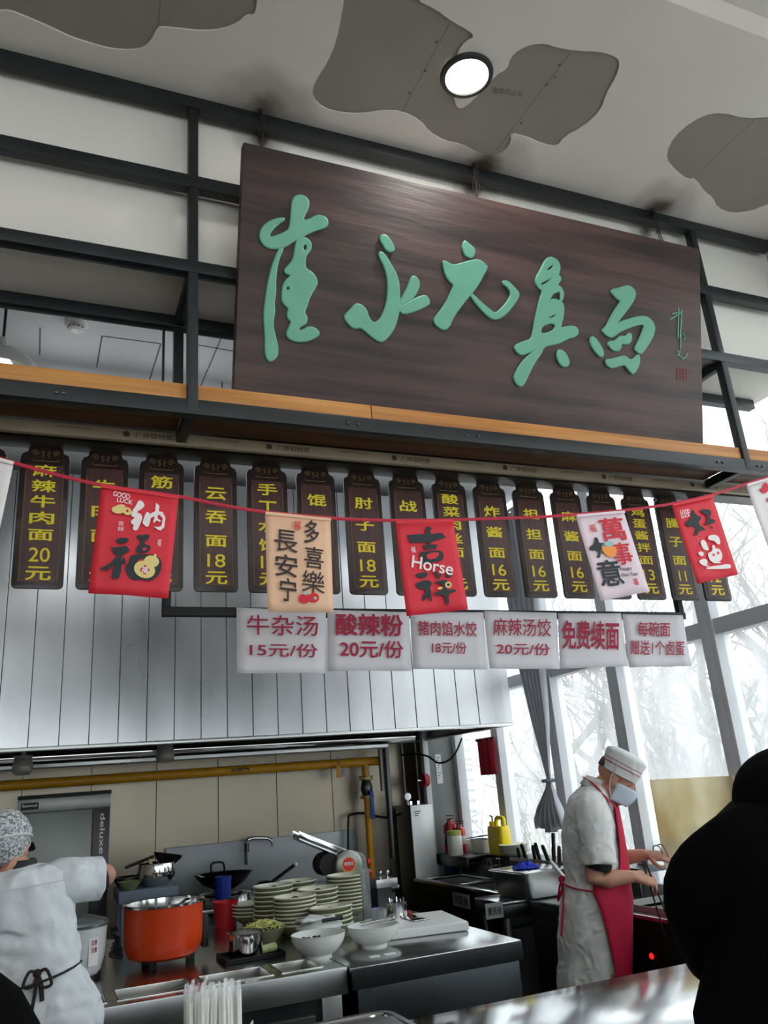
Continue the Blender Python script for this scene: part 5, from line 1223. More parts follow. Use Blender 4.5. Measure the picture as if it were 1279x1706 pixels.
MB().lathe([(.056, .15), (.058, .152), (.058, .185), (.0001, .187)], (jx, jy, LZ), 28).build('lid', mat('jar_lid', (170, 180, 90), .45), t)
def at_ledge(px_, X): return X/(P(px_, 1400, Y=1).x)
y = at_ledge(777, 3.36)
single(MB().box((3.32, y-.07, LZ), (3.41, y+.07, LZ+.05)), 'carton', mat('grey_carton', (150, 150, 148), .6), 'lower grey carton between the jar and the white tub', 'box', bevel=.004)
single(MB().box((3.33, y-.06, LZ+.051), (3.40, y+.05, LZ+.09)), 'carton', mat('pale_carton', (186, 186, 180), .6), 'small pale carton lying on the grey carton by the white tub', 'box', bevel=.004)
y = at_ledge(801, 3.37)
t = thing('white_tub', 'white rectangular tub with a tilted dark lid on the ledge', 'tub', (3.37, y, LZ))
MB().loft([ring((3.375, y, LZ), .05, .10, n=32, p=6), ring((3.375, y, LZ+.10), .06, .115, n=32, p=6), ring((3.375, y, LZ+.10), .055, .11, n=32, p=6), ring((3.375, y, LZ+.01), .045, .095, n=32, p=6)]).build('tub_body', white_pl, t)
MB().prism([(3.31, y-.13, LZ+.13), (3.44, y-.13, LZ+.13), (3.44, y+.14, LZ+.102), (3.31, y+.14, LZ+.102)], (0, 0, .006)).build('tilted_lid', steel_dark, t)
y = at_ledge(829, 3.345)
t = thing('yellow_jug', 'yellow plastic jug with a built-in handle on the window ledge', 'jug', (3.36, y, LZ))
yj = mat('yellow_plastic', (232, 206, 30), .35)
hw = .115
MB().loft([ring((3.36, y, LZ+z), .05*f, hw*f, n=36, p=5) for z, f in ((0, .94), (.01, 1), (.17, 1), (.195, .96), (.205, .9))]).build('jug_body', yj, t, smooth=50)
MB().tube(spline([(3.36, y-.09, LZ+.19), (3.36, y-.095, LZ+.25), (3.36, y-.07, LZ+.265), (3.36, y-.01, LZ+.265), (3.36, y+.015, LZ+.245), (3.36, y+.02, LZ+.19)], 6), .017, 12).build('handle', yj, t)
MB().lathe([(.028, .2), (.028, .235), (.02, .24), (.0001, .24)], (3.36, y+.08, LZ), 20).build('cap', yj, t)
MB().tube([(3.36, y+.08, LZ+.24), (3.36, y+.08, LZ+.275), (3.36, y+.11, LZ+.28)], .007, 8).build('pump', steel_dark, t)
plate_m = mat('ledge_plate', (206, 208, 196), .3)
y = at_ledge(846, 3.33)
for k in range(5):
    z = LZ+.001+k*.012
    o = single(MB().lathe([(.0001, 0), (.06, 0), (.065, .004), (.115, .028), (.117, .031), (.062, .009), (.0001, .008)], (3.36, y-.03, z), 36), 'ledge_plate', plate_m, '%s pale plate %s the stack in front of the yellow jug' % (('bottom', 'second', 'middle', 'fourth', 'topmost')[k], 'of' if k in (0, 2, 4) else 'from below in'), 'plate', 'plates on the ledge')
# knife rack and knives
kn = [(868, 1440, 862, 1412, 'first'), (880, 1441, 868, 1406, 'second'), (893, 1442, 887, 1408, 'third'), (902, 1443, 891, 1404, 'fourth'), (918, 1446, 903, 1408, 'fifth'), (924, 1445, 921, 1411, 'sixth'), (932, 1446, 931, 1410, 'seventh')]
t = thing('knife_rack', 'long dark steel knife rack fixed along the window ledge', 'rack', (3.29, 4.85, LZ))
MB().box((3.252, 4.55, LZ-.07), (3.288, 5.62, LZ-.02)).build('rail', steel_dark, t, bevel=.004)
MB().box((3.252, 4.55, LZ-.022), (3.258, 5.62, LZ+.004)).build('front_lip', steel, t, bevel=.002)
for k, (xa, ya, xb_, yb_, o_) in enumerate(kn):
    a = P(xa, ya, X=3.275); b = P(xb_, yb_, X=3.265)
    t = thing('rack_knife', 'black-handled knife in the window rack, %s from the left' % o_, 'knife', a, 0, 'knives in the window rack')
    d_ = (b-a).normalized()
    MB().tube([a-d_*.0, a+d_*.03, b-d_*.02, b], [.015, .018, .017, .013], 10, flat=.7).build('handle', rubber if k < 5 else mat('brown_handle', (60, 46, 42), .5), t)
    MB().box((-.0015, -.016, 0), (.0015, .016, .09), Matrix.Translation(a-Vector((-.004, 0, .09)))).build('blade', steel_pol, t)
a = P(923, 1440, X=3.25); b = P(921, 1388, X=3.25)
t = thing('hanging_cleaver', 'black handled scraper hanging below the tied curtain', 'tool', b)
MB().tube([a, b], .013, 8).build('handle', rubber, t); MB().box((-.002, -.03, -.0), (.002, .03, .08), Matrix.Translation(a-Vector((0, 0, .05)))).build('blade', white_pl, t)
t = thing('metal_scoop', 'long steel scoop handle leaning from the side table towards the cook', 'scoop', P(935, 1445, X=3.2))
a = P(918, 1436, Y=4.62); b = P(944, 1468, Y=4.3)
MB().tube([a, b], .012, 8).build('handle', steel, t)
# red cloth on the mullion
t = thing('red_cloth', 'dark red cloth hung on the window mullion left of the curtain', 'cloth', P(812, 1292, X=3.43))
g = []
for j in range(9):
    row = []
    for i in range(15):
        u = i/14; y0, y1 = P(797, 1260, X=3.43).y, P(824, 1260, X=3.43).y
        zt_, zb_ = P(810, 1230, X=3.43).z, P(812, 1291, X=3.43).z
        row.append(Vector((3.435-.015*math.sin(u*17)-.01*u, y0+(y1-y0)*u*(1-.03*j/8), zt_+(zb_-zt_)*j/8)))
    g.append(row)
o = MB().loft(g, False, False).build('cloth', mat('wine_cloth', (146, 18, 40), .85), t); sd = o.modifiers.new('s', 'SOLIDIFY'); sd.thickness = .004
MB().tube([(3.43, y0+.01, zt_-.005), (3.43, y1-.01, zt_-.005)], .012, 8).build('rolled_edge', mat('wine_dark', (80, 14, 26), .85), t)
# curtain
t = thing('tied_curtain', 'grey curtain gathered and tied beside the window, its foot flaring out', 'curtain', P(905, 1380, X=3.40))
g = []; NZ = 34; CXX = 3.40
prof = [(3.60, 5.52, 4.95), (3.0, 5.44, 4.98), (2.40, 5.38, 5.04), (1.95, 5.30, 5.09), (1.70, 5.245, 5.14), (1.555, 5.21, 5.165), (1.50, 5.22, 5.16), (1.42, 5.30, 5.12), (1.30, 5.42, 5.06), (1.20, 5.49, 5.03)]
for j in range(NZ+1):
    z = 3.6+(1.2-3.6)*j/NZ
    for (za, l0, r0), (zb_, l1, r1) in zip(prof[:-1], prof[1:]):
        if zb_ <= z <= za:
            f = (za-z)/(za-zb_); l, r_ = l0+(l1-l0)*f, r0+(r1-r0)*f
    wd = l-r_; row = []
    for i in range(71):
        u = i/70; amp = min(.04, wd*.13)
        row.append(Vector((CXX+amp*math.sin(u*6.28*6.0+.25*math.sin(z*3)), l-wd*u, z+(.02*math.sin(u*9) if j == NZ else 0))))
    g.append(row)
o = MB().loft(g, False, False).build('fabric', mat('grey_curtain', (172, 174, 180), .85, var=.04, vscale=10), t, smooth=80); sd = o.modifiers.new('s', 'SOLIDIFY'); sd.thickness = .003
MB().lathe([(.045, -.012), (.055, 0), (.045, .012), (.04, 0), (.045, -.012)], (CXX, 5.19, 1.53), 24).build('tie_band', mat('tie_grey', (110, 116, 126), .85), t)
MB().tube([(CXX, 4.86, 3.62), (CXX, 5.6, 3.62)], .012, 10).build('curtain_rod', steel, t)

# ------------------------------------------------------------------ front counter with tray and wrapped chopsticks
FZ = 1.0
t = thing('front_counter', 'long polished steel service counter between the customers and kitchen', 'counter', (1.0, 2.0, 0))
ftop = mat('service_top', (205, 207, 208), .12, 1.0, var=.05, vscale=2.5, bump=.05, bscale=4, rvar=.04)
MB().box((-1.4, 1.78, FZ-.03), (3.3, 2.262, FZ)).build('top', ftop, t, bevel=.004)
MB().box((-1.38, 1.83, .05), (3.28, 2.24, FZ-.03)).build('body', mat('counter_body', (70, 70, 72), .5, .6), t, bevel=.004)
t = thing('steel_tray', 'upturned steel tray on the service counter at the lower edge of the view', 'tray', (.74, 2.05, FZ))
MB().loft([ring((.745, 2.06, FZ+z), .13*f, .15*f, n=40, p=6) for z, f in ((.001, 1.0), (.006, 1.0), (.008, .96), (.045, .93), (.052, .9), (.052, .8), (.048, .78), (.048, .02))]).build('tray_body', steel_pol, t)
film = mat('clear_film', (245, 248, 250), .15, spec=.9); film.node_tree.nodes['Principled BSDF'].inputs['Alpha'].default_value = .28
stick = mat('wrapped_chopstick', (222, 220, 208), .5)
def chop_base():
    t = thing('wrapped_chopsticks', 'x', 'chopsticks', (0, 0, 0))
    MB().box((-.0055, -.002, 0), (-.0008, .002, .176)).box((.0008, -.002, 0), (.0055, .002, .176)).build('chopstick_pair', stick, t)
    m = MB(); g = []
    for j in range(9):
        z = j/8*.196; wv = .0078+(.003*math.sin(j*2.2) if j > 6 else 0)
        g.append(ring((.0015*math.sin(j*1.7) if j > 6 else 0, 0, z), wv, .0035 if j < 8 else .0006, n=10))
    m.loft(g).build('wrapper', film, t)
    return t
cb = chop_base(); used_c = [False]
random.seed(31)
def bundle(cx, cy, nx, ny, zoff, label, group, lean):
    for i in range(nx):
        for j in range(ny):
            loc = (cx+(i-(nx-1)/2)*(.0142+lean*.006)+random.uniform(-.003, .003), cy+(j-(ny-1)/2)*.014+random.uniform(-.003, .003), FZ+.012+zoff+random.uniform(-.01, .006))
            if not used_c[0]: o = cb; used_c[0] = True; o.location = loc; o['label'] = label; o['group'] = group
            else: o = dup(cb, loc, None, label, group)
            o.rotation_euler = (random.uniform(-.04, .04), lean+random.uniform(-.05, .05), random.uniform(-1.2, 1.2))
c = P(354, 1660, Y=2.03)
bundle(c.x, 2.03, 8, 6, 0, 'clear film-wrapped chopsticks standing upright in the taller left bundle', 'wrapped chopsticks, taller bundle', 0)
c2 = P(432, 1700, Y=1.98)
bundle(.345, 1.88, 5, 3, .0, 'clear film-wrapped chopsticks leaning in the lower right bundle', 'wrapped chopsticks, lower bundle', 1.0)
def holder(cx, cy, w_, d_, h, lb):
    t = thing('chopstick_holder', lb, 'holder', (cx, cy, FZ), 0)
    MB().box((cx-w_, cy-d_, FZ+.001), (cx+w_, cy+d_, FZ+.006)).box((cx-w_-.004, cy-d_, FZ+.001), (cx-w_, cy+d_, FZ+h)).box((cx+w_, cy-d_, FZ+.001), (cx+w_+.004, cy+d_, FZ+h)).box((cx-w_-.004, cy-d_-.004, FZ+.001), (cx+w_+.004, cy-d_, FZ+h)).box((cx-w_-.004, cy+d_, FZ+.001), (cx+w_+.004, cy+d_+.004, FZ+h)).build('box_body', steel, t, bevel=.002)
holder(c.x, 2.03, .066, .046, .07, 'steel box holding the taller bundle of wrapped chopsticks')

# ------------------------------------------------------------------ people
skin = mat('skin', (180, 132, 110), .5, var=.06, vscale=14, spec=.4)
skin2 = mat('skin_tan', (172, 124, 100), .5, var=.06, vscale=14, spec=.4)
hair_m = mat('black_hair', (22, 20, 20), .5, bump=.4, bscale=160, stretch=(1, 1, .1))
def frame(f, r, u, c): 
    m = Matrix((f, r, u)).transposed().to_4x4(); m.translation = c; return m
def add_head(mb, c, f, u, s=1.0):
    f = f.normalized(); r = f.cross(u).normalized(); u = r.cross(f).normalized()
    M3 = Matrix((f, r, u)).transposed().to_4x4()
    b = lambda a, r_, k=14: mb.ball(c+(f*a[0]+r*a[1]+u*a[2])*s, tuple(v*s for v in r_), k, 10, M3)
    b((-.012, 0, .035), (.098, .077, .088), 24); b((.024, 0, -.035), (.070, .062, .086), 20); b((.052, 0, -.098), (.030, .034, .026))
    b((.076, 0, .024), (.018, .05, .013)); b((.088, 0, -.068), (.011, .026, .011))
    for q in (-1, 1):
        b((.0, .076*q, -.012), (.022, .009, .034)); b((.070, .034*q, .0), (.016, .014, .011)); b((.052, .036*q, -.03), (.03, .022, .026))
        b((.094, .012*q, -.036), (.012, .010, .009))
    mb.tube([c+(f*.086+u*.012)*s, c+(f*.099-u*.022)*s, c+(f*.095-u*.040)*s], [.009*s, .012*s, .010*s], 10)
def face_parts(t, c, f, u, s=1.0):
    f = f.normalized(); r = f.cross(u).normalized(); u = r.cross(f).normalized(); M3 = Matrix((f, r, u)).transposed().to_4x4()
    for q in (-1, 1):
        e = MB(); br = MB()
        e.ball(c+(f*.083+r*.034*q+u*.001)*s, (.005*s, .011*s, .0035*s), 12, 8, M3)
        br.tube([c+(f*.088+r*.014*q+u*.020)*s, c+(f*.086+r*.036*q+u*.027)*s, c+(f*.072+r*.054*q+u*.022)*s], [.003, .004, .002], 6)
        e.build('eye', mat('eye_dark', (26, 20, 18), .2), t); br.build('eyebrow', hair_m, t)
def add_hand(mb, w, d, n, side, curl=.5, thumb=.5, s=1.0, spread=.05):
    """wrist, direction, back-of-hand normal; side: unit vector towards the thumb"""
    d = d.normalized(); n = (n-d*n.dot(d)).normalized(); sd = (side-d*side.dot(d)-n*side.dot(n)).normalized()
    rg = []
    for f_, hw, ht in ((-.01, .028, .021), (.02, .034, .018), (.055, .042, .016), (.088, .040, .012)):
        rg.append(ring(w+d*f_*s, hw*s, ht*s, sd, n, n=18, p=2.6))
    mb.loft(rg)
    for k, (o_, ln, r_) in enumerate(((.031, .92, .0088), (.0105, 1.0, .0092), (-.0105, .94, .0088), (-.031, .76, .0078))):
        p = w+(d*.084+sd*o_)*s; dd = (d+sd*o_*spread*20).normalized(); cu = curl*(1+.12*k)
        pts = [p-d*.012*s, p]
        for seg, a in ((.040, .45), (.026, .75), (.022, .5)):
            ax = cu*a; dd = (dd*math.cos(ax)-n*math.sin(ax)).normalized()
            # keep bending in the plane of dd and n
            n2 = (n-dd*n.dot(dd)).normalized(); p = p+dd*seg*ln*s; pts.append(p); n_ = n2
        mb.tube(pts, [r_*1.05*s, r_*s, r_*.95*s, r_*.88*s, r_*.7*s], 10); mb.ball(pts[-1], r_*.72*s, 10, 6)
    p = w+(d*.022+sd*.028)*s; dd = (d*.62+sd*.75-n*.25*thumb).normalized(); p2 = p+dd*.040*s; dd2 = (d*.9+sd*.25-n*.6*thumb).normalized(); p3 = p2+dd2*.030*s; p4 = p3+(d*.95-sd*.1-n*.6*thumb).normalized()*.024*s
    mb.tube([w+d*.01*s+sd*.01*s, p, p2, p3, p4], [.014*s, .0135*s, .011*s, .0098*s, .0075*s], 10); mb.ball(p4, .0078*s, 10, 6)
def wrinkle(mb, amt, sc_=9.0, seed=0.0, stretch=(1, 1, 1), amt2=0.0):
    """small folds pushed in and out along the radial direction of each horizontal slice"""
    out = []
    for p in mb.v:
        q = Vector((p.x*sc_*stretch[0]+seed, p.y*sc_*stretch[1], p.z*sc_*stretch[2]))
        v = Vector((noise.noise(q), noise.noise(q+Vector((7.3, 1.1, 0))), noise.noise(q+Vector((0, 4.4, 9.1)))*.4))
        if amt2: v += Vector((noise.noise(q*2.7), noise.noise(q*2.7+Vector((3, 8, 1))), 0))*amt2
        out.append(p+v*amt)
    mb.v = out; return mb
def shoe(mb, a, f):
    r = Vector((-f.y, f.x, 0)); M3 = Matrix((f, r, Vector((0, 0, 1)))).transposed().to_4x4()
    mb.loft([ring(Vector((a.x, a.y, .002))+f*.05, .13, .045, f, r, 20, 2.6), ring(Vector((a.x, a.y, .03))+f*.05, .135, .047, f, r, 20, 2.6), ring(Vector((a.x, a.y, .065))+f*.03, .10, .042, f, r, 20), ring(Vector((a.x, a.y, .10)), .05, .042, f, r, 20)])

# --- the cook at the boiler, in profile, bent over his work
CP = Vector((2.70, 3.80, 0)); VN = Vector((.627, .779, 0)); VE = Vector((.779, -.627, 0))
def Pc(x, y, off=0.0): return Pplane(x, y, CP+VN*off, VN)
t = thing('person', 'cook in white robe, red apron, white cap and mask, bending over the boiler with chopsticks', 'person', (CP.x, CP.y, 0))
hc = Pc(1026, 1297); ffwd = (VE*.80-Vector((0, 0, 1))*.50-VN*.10).normalized(); fup = (Vector((0, 0, 1))*.86+VE*.5).normalized()
neck = Pc(982, 1322); chest = Pc(985, 1390); pel = Pc(990, 1520)
shR, shL = Pc(985, 1352, -.16), Pc(996, 1345, .16)
elR, wrR = Pc(991, 1466, -.20), Pc(1056, 1460, -.14)
elL, wrL = Pc(1006, 1432, .20), Pc(1078, 1424, .12)
b = MB(); add_head(b, hc, ffwd, fup, 1.0)
b.tube([neck-Vector((0, 0, .05)), neck, hc-fup*.05-ffwd*.03], [.075, .062, .058], 16)
b.tube([neck-Vector((0, 0, .02)), chest, pel], [.09, .115, .12], 18)
for sh, el, wr in ((shR, elR, wrR), (shL, elL, wrL)):
    b.tube([neck-Vector((0, 0, .07)), sh, sh.lerp(el, .5), el, el.lerp(wr, .3), el.lerp(wr, .75), wr], [.07, .062, .052, .046, .046, .034, .028], 16)
hipz = Vector((0, 0, -.06))
for q in (-1, 1):
    hp = pel+VN*.08*q+hipz; kn_ = Vector((hp.x+VE.x*.03, hp.y+VE.y*.03, .48)); an = Vector((hp.x, hp.y, .09))
    b.tube([pel+VN*.05*q, hp, hp.lerp(kn_, .5), kn_, kn_.lerp(an, .35), an], [.085, .082, .072, .058, .054, .04], 16)
    b.loft([ring(Vector((an.x, an.y, .012))+VE*.05, .12, .04, VE, VN, 18, 2.5), ring(Vector((an.x, an.y, .06))+VE*.03, .09, .038, VE, VN, 18), ring(Vector((an.x, an.y, .12)), .045, .04, VE, VN, 18)])
dR = (Pc(1094, 1468, -.10)-wrR).normalized(); dL = (Pc(1116, 1428, .08)-wrL).normalized()
add_hand(b, wrR+dR*.005, dR, Vector((0, 0, 1))*.8-VN*.55+VE*.1, VN*.5+Vector((0, 0, 1)), curl=1.6, thumb=1.3, s=1.08)
add_hand(b, wrL+dL*.005, dL, Vector((0, 0, 1))*.85-VN*.4, -VN+Vector((0, 0, .3)), curl=.65, thumb=.7)
remesh(b, .0055, 5).build('body', skin, t, smooth=180)
face_parts(t, hc, ffwd, fup)
hr = MB(); r_ = ffwd.cross(fup).normalized()
M3 = Matrix((ffwd, r_, fup)).transposed().to_4x4()
rows = []
for j in range(9):
    th = .9+.75*j/8; row = []
    for i in range(25):
        ph = math.radians(75)+math.radians(210)*i/24
        row.append(hc-ffwd*.012+fup*.035+M3.to_3x3() @ Vector((.101*math.sin(th)*math.cos(ph), .080*math.sin(th)*math.sin(ph), .091*math.cos(th))))
    rows.append(row)
o = hr.loft(rows, False, False).build('short_hair', mat('cropped_hair', (66, 54, 50), .8), t); sd = o.modifiers.new('s', 'SOLIDIFY'); sd.thickness = .004
white_cot = mat('white_cotton', (206, 208, 206), .9, var=.03, vscale=20, crease=.6, cscale=15)
red_ap = mat('crimson_apron', (176, 14, 58), .75, bump=.1, bscale=60)
# cap
cb_ = Pc(1029, 1290); ct_ = Pc(1043, 1262); ax = Pc(1058, 1304)-Pc(1000, 1273); hf = ax.normalized(); rad = ax.length/2
hu = (VN.cross(hf)); hu = hu if hu.z > 0 else -hu
cap = MB()
rr = lambda c_, a_, w_: ring(c_, a_, w_, hf, VN, 40)
cap.loft([rr(cb_-hu*.002, rad*.97, .090), rr(cb_, rad+.003, .095), rr(cb_.lerp(ct_, .5), rad*1.06, .099), rr(ct_, rad*1.14, .102), rr(ct_+hu*.012, rad*1.08, .096), rr(ct_+hu*.026, rad*.8, .07), rr(ct_+hu*.032, rad*.35, .03)], cap=True)
cp = wrinkle(cap, .004, 16).build('cook_cap', white_cot, t, smooth=60)
rg = ring(cb_.lerp(ct_, .42), rad*1.055, .099, hf, VN, 40); MB().tube(rg+[rg[0]], .0022, 5).build('red_piping', red_ap, cp)
rg = ring(cb_.lerp(ct_, .62), rad*1.085, .1005, hf, VN, 40); MB().tube(rg+[rg[0]], .0014, 5).build('red_piping', red_ap, cp)
# mask
mk = MB(); rows = []
for j in range(9):
    v = j/8; row = []
    zc = hc + fup*(-.012-.095*v)
    for i in range(21):
        ph = math.radians(-82+164*i/20); bul = 1+.10*math.sin(v*math.pi)
        rr_ = (.127-.030*v)*bul
        row.append(zc + ffwd*(rr_*math.cos(ph)+.004) + r_*(.070*math.sin(ph)*(1-.12*v)) - ffwd*.004)
    rows.append(row)
o = mk.loft(rows, False, False).build('face_mask', mat('mask_blue', (196, 212, 224), .8), t); sd = o.modifiers.new('s', 'SOLIDIFY'); sd.thickness = .002
for q in (-1, 1):
    lp = MB()
    ear = hc + r_*.088*q - ffwd*.012; m0 = hc+fup*-.03+ffwd*.02+r_*.072*q; m1 = hc+fup*-.095+ffwd*.015+r_*.064*q
    lp.tube(spline([m0, ear+fup*.02, ear-fup*.03, m1], 5), .0016, 5)
    lp.build('ear_loop', white_pl, t)
# robe
OUT = [(1308, 969, 1006, .075), (1318, 955, 1014, .115), (1330, 946, 1019, .155), (1350, 939, 1025, .185), (1385, 936, 1032, .19), (1420, 937, 1038, .178), (1460, 941, 1044, .165), (1480, 938, 1046, .172), (1500, 933, 1048, .18), (1550, 929, 1048, .180), (1600, 929, 1047, .18), (1650, 929, 1046, .18), (1720, 928, 1046, .185), (1800, 928, 1046, .19)]
def robe_ring(y, l, rt, w_, grow=0.0, n=64):
    a, c_ = Pc(l, y), Pc(rt, y); mid = (a+c_)/2; mid.z = (a.z+c_.z)/2
    return mid, (c_-a).length/2+grow, w_+grow
def dense(rows, n):
    out = []
    for k in range(n+1):
        f = k/n*(len(rows)-1); i = min(int(f), len(rows)-2); g_ = f-i
        out.append(tuple(rows[i][q]*(1-g_)+rows[i+1][q]*g_ for q in range(4)))
    return out
DO = dense(OUT, 70)
rb = MB(); rs = []
for k, (y, l, rt, w_) in enumerate(DO):
    mid, a_, b_ = robe_ring(y, l, rt, w_)
    rgp = []
    for i in range(72):
        th = 2*math.pi*i/72; fl = 1+(.02*math.sin(th*7+y*.01) if y > 1470 else 0)*min(1, (y-1470)/120) if y > 1470 else 1
        rgp.append(mid+VE*(a_*math.cos(th)*fl)+VN*(b_*math.sin(th)*fl))
    rs.append(rgp)
rb.loft(rs, cap=True)
wrinkle(rb, .010, 11, 2.0, (1, 1, .7), .9).build('white_robe', white_cot, t, smooth=180)
for sh, el, nm, of in ((shR, elR, 'near', -1), (shL, elL, 'far', 1)):
    sl = MB(); e2 = Pc(998, 1441, -.20) if of < 0 else Pc(1012, 1418, .19)
    s0 = Pc(985, 1330, -.10) if of < 0 else Pc(996, 1328, .10)
    pts = spline([s0, sh+Vector((0, 0, -.01)), sh.lerp(e2, .55), e2], 6)
    rads = [.085+.0*k for k in range(len(pts))]
    n_ = len(pts); rads = [.062+.029*math.sin(min(1, k/(n_*.45))*math.pi/2)-.006*(k/n_) for k in range(n_)]
    sl.tube(pts, rads, 28, fdir=VE)
    wrinkle(sl, .010, 15, 5+of, amt2=1.0).build('sleeve', white_cot, t, smooth=180)
    if of < 0: MB().tube([e2-Vector((0, 0, -.01)), e2+(elR-e2).normalized()*.022], [.066, .06], 22, fdir=VE).build('dark_cuff', black_m, t, smooth=60)
# collar and neck strap
co = MB(); rgs = []
for h_, g_ in ((0, .006), (.03, .0), (.045, -.004)):
    mid = Pc(986, 1309)+Vector((0, 0, h_-.01))+VE*h_*.7
    rgs.append(ring(mid, .062+g_, .066+g_, (VE*.92-Vector((0, 0, .38))), VN, 28))
co.loft(rgs, cap=False); o = co.build('collar', white_cot, t); sd = o.modifiers.new('s', 'SOLIDIFY'); sd.thickness = .004
# apron: skirt wraps the front and near side, bib narrows up to the chest
AP = [(1462, 92, .008), (1478, 90, .010), (1500, 80, .012), (1550, 66, .012), (1600, 54, .012), (1650, 48, .012), (1720, 44, .012), (1780, 42, .012)]
def arc(y, deg, g_, n=25):
    i = 0
    for (y0, l0, r0, w0), (y1, l1, r1, w1) in zip(OUT[:-1], OUT[1:]):
        if y0 <= y <= y1:
            f = (y-y0)/(y1-y0); l, rt, w_ = l0+(l1-l0)*f, r0+(r1-r0)*f, w0+(w1-w0)*f
    mid, a_, b_ = robe_ring(y, l, rt, w_, g_+.006)
    return [mid+VE*(a_*math.cos(math.radians(-deg+2*deg*k/(n-1))))+VN*(b_*math.sin(math.radians(-deg+2*deg*k/(n-1)))) for k in range(n)]
rows = [(y, d_, g_) for y, d_, g_ in AP]
fine = []
for (a0, b0_, c0_), (a1, b1_, c1_) in zip(rows[:-1], rows[1:]):
    for k in range(5): fine.append(arc(a0+(a1-a0)*k/5, b0_+(b1_-b0_)*k/5, c0_+(c1_-c0_)*k/5))
m = MB().loft(fine, False, False)
apo = wrinkle(m, .006, 12, 8, (1, 1, .4)).build('red_apron', red_ap, t, smooth=180); sd = apo.modifiers.new('s', 'SOLIDIFY'); sd.thickness = .003; sd.offset = 1
BIB = [(1345, 26), (1375, 30), (1410, 34), (1440, 40), (1466, 60)]
fine = []
for (a0, b0_), (a1, b1_) in zip(BIB[:-1], BIB[1:]):
    for k in range(5): fine.append(arc(a0+(a1-a0)*k/5, b0_+(b1_-b0_)*k/5, .012))
o = MB().loft(fine, False, False).build('bib', red_ap, apo, smooth=180); sd = o.modifiers.new('s', 'SOLIDIFY'); sd.thickness = .003; sd.offset = 1
st = MB()
pts = [arc(1345, 26, .014)[0], Pc(1006, 1325, -.10), Pc(990, 1307, -.075), Pc(975, 1297, -.02), Pc(975, 1297, .03), Pc(992, 1306, .08), arc(1345, 26, .014)[-1]]
st.tube(spline(pts, 6), .012, 8, flat=.35, fdir=VE).build('neck_strap', red_ap, apo)
m = MB()
def robe_pt(y, deg, g_): 
    for (y0, l0, r0, w0), (y1, l1, r1, w1) in zip(OUT[:-1], OUT[1:]):
        if y0 <= y <= y1:
            f = (y-y0)/(y1-y0); l, rt, w_ = l0+(l1-l0)*f, r0+(r1-r0)*f, w0+(w1-w0)*f
    mid, a_, b_ = robe_ring(y, l, rt, w_, g_); return mid+VE*(a_*math.cos(math.radians(deg)))+VN*(b_*math.sin(math.radians(deg)))
m.tube([robe_pt(1477-(k*1.3), -88-9*k, .012) for k in range(13)], .008, 8, flat=.5)
k0 = robe_pt(1462, -176, .014)
m.ball(k0, .02, 10, 8)
m.tube(spline([k0, k0+VE*-.02+Vector((0, 0, -.04)), k0+VE*-.035+Vector((0, 0, -.10)), k0+VE*.0-VN*.03+Vector((0, 0, -.03)), k0], 6), .006, 6)
m.tube(spline([k0-VN*.01, k0-VN*.05+Vector((0, 0, -.05)), Pc(938, 1510, -.12)+VE*.0, Pc(935, 1560, -.13)], 6), .006, 6)
m.build('apron_tie', red_ap, apo)
tr_ = MB()
for q in (-1, 1):
    hp = pel+VN*.08*q; tr_.tube([Vector((hp.x-VE.x*.02, hp.y-VE.y*.02, .56)), Vector((hp.x, hp.y, .40)), Vector((hp.x, hp.y, .07))], [.085, .08, .075], 18)
tr_.build('trousers', mat('dark_trousers', (34, 34, 38), .85), t, smooth=180)
for q in (-1, 1):
    sh_ = MB(); shoe(sh_, pel+VN*.09*q, VE); sh_.build('shoe', black_m, t, smooth=60)
# chopsticks and strainer he holds
a, c_ = Pc(1073, 1430, -.10), Pc(1108, 1530, -.10)
t = thing('cooking_chopsticks', 'pair of long dark cooking chopsticks in the near hand of the bending cook', 'chopsticks', c_)
hp_ = wrR+dR*.085-Vector((0, 0, .01))
for q in (-.006, .006):
    d_ = (c_-a).normalized(); MB().tube([hp_-d_*.10+VE*q, hp_+d_*.26+VE*q*4], [.005, .0035], 8).build('stick', iron, t)
a = wrL+dL*.09
t = thing('wire_hook', 'looped wire handle held in the far hand of the bending cook', 'strainer', a)
MB().tube(spline([a+VE*.03+Vector((0, 0, -.05)), a+Vector((0, 0, .0)), a-VE*.02+Vector((0, 0, .05)), a-VE*.045+Vector((0, 0, .052)), a-VE*.05+Vector((0, 0, .03))], 6), .003, 6).build('wire', steel_dark, t)
MB().tube(spline([a+VE*.04+Vector((0, 0, -.05)), a+VE*.02, a+VE*.0+Vector((0, 0, .055)), a-VE*.025+Vector((0, 0, .058))], 6), .003, 6).build('wire', steel_dark, t)

